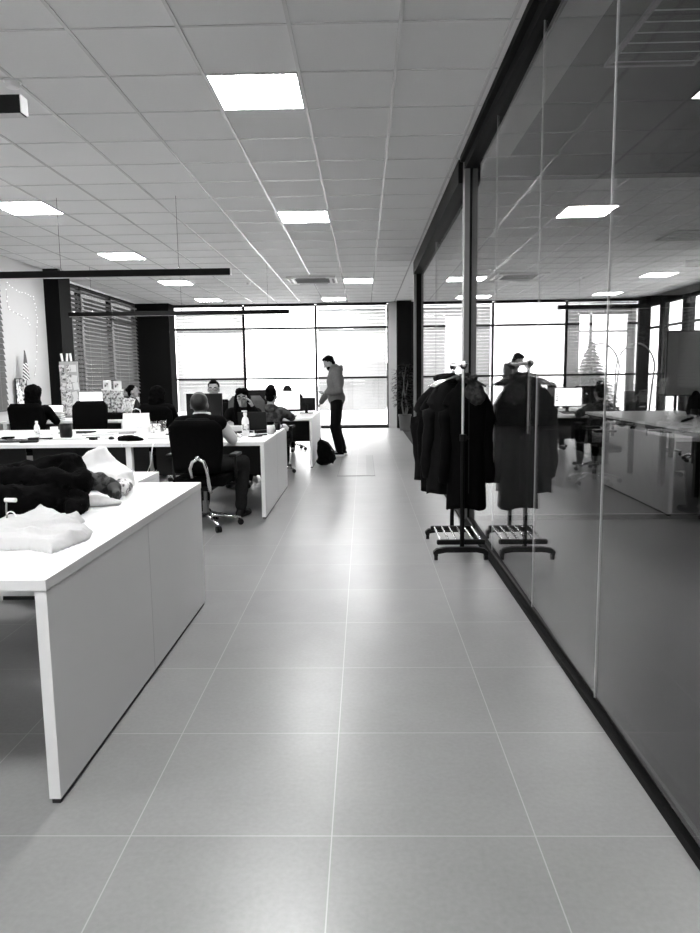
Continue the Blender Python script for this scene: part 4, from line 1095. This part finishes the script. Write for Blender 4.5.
for i in range(14):
    f = i/13; z = 1.07-.46*f; r = .012+.075*f**.8
    rings.append([(r*.45*math.cos(a)*(1+.2*math.sin(3*a)), .01+r*math.sin(a)*(1+.25*math.sin(4*a+f*3)), z) for a in [2*PI*k/28 for k in range(28)]])
obj('flag_cloth', B().loft(rings), 'flag', t, smooth=True)
# fairy lights
pts2 = [(10.80, 2.44), (10.78, 2.6), (10.79, 2.83), (11.0, 2.80), (11.2, 2.73), (11.45, 2.74), (11.62, 2.72), (11.70, 2.62), (11.72, 2.48), (11.74, 2.38), (11.74, 2.28)]
pts3 = [(10.80, 2.44), (11.0, 2.40), (11.25, 2.36), (11.42, 2.33), (11.45, 2.2)]
pts4 = [(11.74, 2.28), (11.66, 2.05), (11.66, 1.8), (11.58, 1.6), (11.50, 1.40)]
t = thing('string_lights', 'string of small fairy lights pinned in an outline on the white wall', 'string lights', (-5.44, 11.2, 2.4))
def loc_(p): return V((.006, p[0]-11.2, p[1]-2.4))
for P_ in (pts2, pts3, pts4): obj('wire', B().tube([loc_(p)+V((0, 0, .006*math.sin(i*2))) for i, p in enumerate(P_)], .0028, 6), 'grey_plastic', t)
for P_, nb in ((pts2, 22), (pts3, 8), (pts4, 7)):
    for k in range(nb):
        f = (k+.5)/nb*(len(P_)-1); i = int(f); a, b = V((P_[i][0], P_[i][1], 0)), V((P_[i+1][0], P_[i+1][1], 0)); p = a.lerp(b, f-i)
        obj('bulb', B().ell(loc_((p.x+random.uniform(-.02, .02), p.y+random.uniform(-.02, .02)))+V((.008, 0, 0)), .0075, seg=8), 'bulb', t, smooth=True)
# ------------------------------------------------------------------ backpack, plant, floor hatch
t = thing('backpack', 'black backpack leaning on the end panel of the rear desk', 'backpack', (-.61, 10.62, 0), .1)
b_ = B(); b_.chain([(0, 0, .10), (0, .02, .22), (-.04, .02, .33)], [.105, .115, .07]); b_.ell((.07, -.02, .13), (.08, .10, .11)); b_.ell((0, 0, .06), (.13, .13, .06))
obj('pack_body', blob(b_, .009, 4, .008, 12, 4, flat=.003), 'black_cloth', t)
obj('front_pocket', blob(B().ell((.10, -.05, .12), (.06, .085, .09)), .008, 3, .005, 14, 2), 'soft_black', t)
for yy in (-.05, .05): obj('shoulder_strap', B().tube([(-.03, yy, .38), (.06, yy-.02, .34), (.14, yy-.02, .22), (.165, yy-.02, .10), (.12, yy-.02, .03)], .013, 8), 'charcoal', t, smooth=True)
obj('top_handle', B().tube([(-.06, -.03, .39), (-.06, -.02, .42), (-.05, .02, .42), (-.05, .03, .39)], .006, 6), 'charcoal', t)
def plant():
    t = thing('potted_plant', 'tall leafy plant in a grey pot standing before the dark rear column', 'potted plant', (1.02, 17.3, 0))
    p_ = obj('pot', B().lathe([(.12, 0), (.15, .34), (.165, .36), (.165, .40), (.145, .40), (.14, .34), (.001, .34)], seg=24), 'pot', t)
    obj('soil', B().cyl((0, 0, .33), (0, 0, .36), .138, seg=20), 'soil', t)
    rnd = random.Random(3); lf = B()
    trunks = [(.0, 0, 1.35), (.05, .03, 1.15), (-.05, -.02, 1.2)]
    for k, (x, y, h) in enumerate(trunks):
        pts = [(x*.5, y*.5, .34)]+[(x+.03*math.sin(i*1.3+k), y+.02*math.cos(i), .34+(h-.1)*i/6) for i in range(1, 7)]
        obj('stem', B().tube(pts, [.02-.002*i for i in range(7)], 8), 'bark', t, smooth=True)
    def leaf(p, d, L, w_):
        d = d.normalized(); s_ = d.cross(V((0, 0, 1))).normalized(); nn = s_.cross(d); pts = []
        for f, ww in ((0, .02), (.25, .8), (.5, 1), (.75, .7), (1, .02)):
            c_ = p+d*L*f-V((0, 0, 1))*L*.5*f*f; pts.append((c_-s_*w_*ww+nn*.006*ww, c_+nn*0, c_+s_*w_*ww+nn*.006*ww))
        vs = [[lf.bm.verts.new(q_) for q_ in r] for r in pts]
        for a, b in zip(vs, vs[1:]):
            for i in (0, 1): lf.bm.faces.new((a[i], a[i+1], b[i+1], b[i]))
    for k in range(520):
        z = rnd.uniform(.55, 1.62); rr = .34*math.sin(max(.15, (z-.4)/1.35)*PI)**.6*rnd.uniform(.15, 1); a = rnd.uniform(0, 2*PI)
        p = V((rr*math.cos(a)*1.05, rr*math.sin(a)*.8, z)); leaf(p, V((math.cos(a), math.sin(a), rnd.uniform(-.2, .7))), rnd.uniform(.07, .13), rnd.uniform(.018, .03))
    bmesh.ops.solidify(lf.bm, geom=lf.bm.faces[:], thickness=.0008)
    me = bpy.data.meshes.new('foliage'); lf.bm.to_mesh(me); lf.bm.free(); o = obj('foliage', me, 'leaf', t)
plant()
hp = struct('floor_hatch', B().b2((-.37, 9.40, .0), (.15, 9.425, .004)).b2((.135, 9.425, 0), (.15, 11.9, .003)).b2((-.37, 9.425, 0), (-.36, 11.9, .002)), 'grey_plastic')
hp2 = struct('floor_hatch', B().b2((.03, 9.43, .0), (.13, 11.9, .002)), 'hatch')

# ------------------------------------------------------------------ rooms behind the glass
t = thing('meeting_table', 'long pale meeting table with dark legs seen through the glass wall', 'table', (3.5, 7.45, 0))
obj('tabletop', B().b2((0, 0, .71), (1.5, 3.8, .742)), 'white_lam', t, bevel=.003)
for x in (.07, 1.37):
    for y in (.06, .95, 1.95, 2.9, 3.68): obj('leg', B().b2((x, y, 0), (x+.06, y+.06, .71)), 'frame', t)
for x in (.085, 1.385): obj('apron', B().b2((x, .12, .65), (x+.03, 3.68, .71)), 'frame', t)
t = thing('whiteboard', 'grey whiteboard on a wheeled stand in the room behind the glass', 'whiteboard', (5.64, 11.6, 0))
obj('board_panel', B().b2((-.68, -.012, .98), (.68, .012, 2.0)), 'board', t)
f = B(); f.b2((-.70, -.016, 2.0), (.70, .016, 2.02)); f.b2((-.70, -.016, .96), (.70, .016, .98)); f.b2((-.70, -.016, .98), (-.68, .016, 2.0)); f.b2((.68, -.016, .98), (.70, .016, 2.0)); obj('board_frame', f, 'grey_metal', t)
for x in (-.5, .5):
    l_ = obj('stand_leg', B().b2((x-.02, .018, .06), (x+.02, .05, 2.0)), 'grey_metal', t)
    obj('stand_foot', B().b2((x-.02, -.25, .05), (x+.02, .3, .085)), 'grey_metal', l_)
    for y in (-.23, .28): obj('caster', B().cyl((x-.015, y, .0255), (x+.015, y, .0255), .025, seg=12), 'black_plastic', l_)
obj('pen_tray', B().b2((-.3, -.07, .955), (.3, -.017, .965)), 'grey_metal', t)
b_ = B(); b_.chain([(4.55, 9.7, .80), (4.60, 9.75, .95), (4.57, 9.72, 1.05)], [.10, .11, .05]); b_.chain([(4.72, 9.8, .8), (4.74, 9.8, .9)], [.08, .05])
soft('shoulder_bag', 'slouched black bag on the meeting table behind the glass', 'bag', b_, .01, 'black_cloth', .012, 10, 4, flat=.743)
mug('small dark cup on the meeting table beside the slouched black bag', 4.42, 9.4, m='cup_black', s=1.2)
b_ = B(); b_.chain([(3.9, 8.6, .745), (4.1, 8.9, .75), (4.3, 9.2, .745)], .02)
soft('cable_bundle', 'dark bundle of cables lying on the meeting table', 'cables', b_, .008, 'black_cloth', .008, 20, 4, flat=.743)
def xmas():
    t = thing('christmas_tree', 'artificial christmas tree with baubles in the room behind the glass', 'christmas tree', (5.15, 16.0, 0))
    obj('trunk', B().cyl((0, 0, 0), (0, 0, 1.9), .035, .012), 'bark', t)
    s_ = B()
    for a in range(3): s_.cap((0, 0, .06), (.3*math.cos(a*2.09), .3*math.sin(a*2.09), .014), .014)
    obj('tree_stand', s_, 'black_metal', t)
    rnd = random.Random(5); balls = []; vs, fs = [], []
    def spike(p0, p1, r):
        d = (p1-p0).normalized(); a = d.orthogonal().normalized(); b = d.cross(a); n0 = len(vs)
        for k in range(3):
            an = k*2.094; vs.append(p0+(a*math.cos(an)+b*math.sin(an))*r)
        vs.append(p1); fs.extend([(n0, n0+1, n0+3), (n0+1, n0+2, n0+3), (n0+2, n0, n0+3), (n0+2, n0+1, n0)])
    for lv in range(26):
        z = .30+lv*.068; R_ = .72*(1-(z-.25)/1.85)+.03; k = max(9, int(30*R_/.5))
        for i in range(k):
            a = 2*PI*i/k+lv*.7+rnd.uniform(-.12, .12); r = R_*rnd.uniform(.75, 1.12)
            d = V((math.cos(a), math.sin(a), 0)); p1 = d*r+V((0, 0, z-.12*r)); p0 = V((0, 0, z+.04))
            spike(p0, p1, .012)
            for j in range(12):
                p = p0.lerp(p1, .2+.8*j/11)
                for s in (-1, 1):
                    sd = V((-d.y, d.x, 0))*s*.8+d*.6+V((0, 0, rnd.uniform(-.5, .5)))
                    spike(p, p+sd.normalized()*rnd.uniform(.07, .12)*min(1, .35+R_*1.6), .012)
            if rnd.random() < .06: balls.append(p1+V((0, 0, -.03)))
    me = bpy.data.meshes.new('branches'); me.from_pydata(vs, [], fs); obj('branches', me, 'needle', t)
    for p in balls: obj('bauble', B().ell(p, .032, seg=12), 'chrome', t, smooth=True)
    obj('tree_top', B().ell((0, 0, 2.08), (.02, .02, .07), seg=10), 'chrome', t, smooth=True)
xmas()
t = thing('arched_frame', 'pair of thin pale arched hoops standing by the christmas tree', 'decoration', (5.05, 15.1, 0))
for k, (cx, w_) in enumerate(((0, .42), (.75, .42))):
    obj('hoop', B().tube([(cx-w_, 0, 0), (cx-w_, 0, 1.2)]+[(cx-w_*math.cos(a), 0, 1.35+.62*math.sin(a)) for a in [PI*i/14 for i in range(1, 14)]]+[(cx+w_*.9, 0, 1.2), (cx+w_*.75, 0, .4), (cx+w_*.7, 0, 0)], .018, 8), 'grey_metal', t, smooth=True)

bpy.data.scenes.remove(WORK)
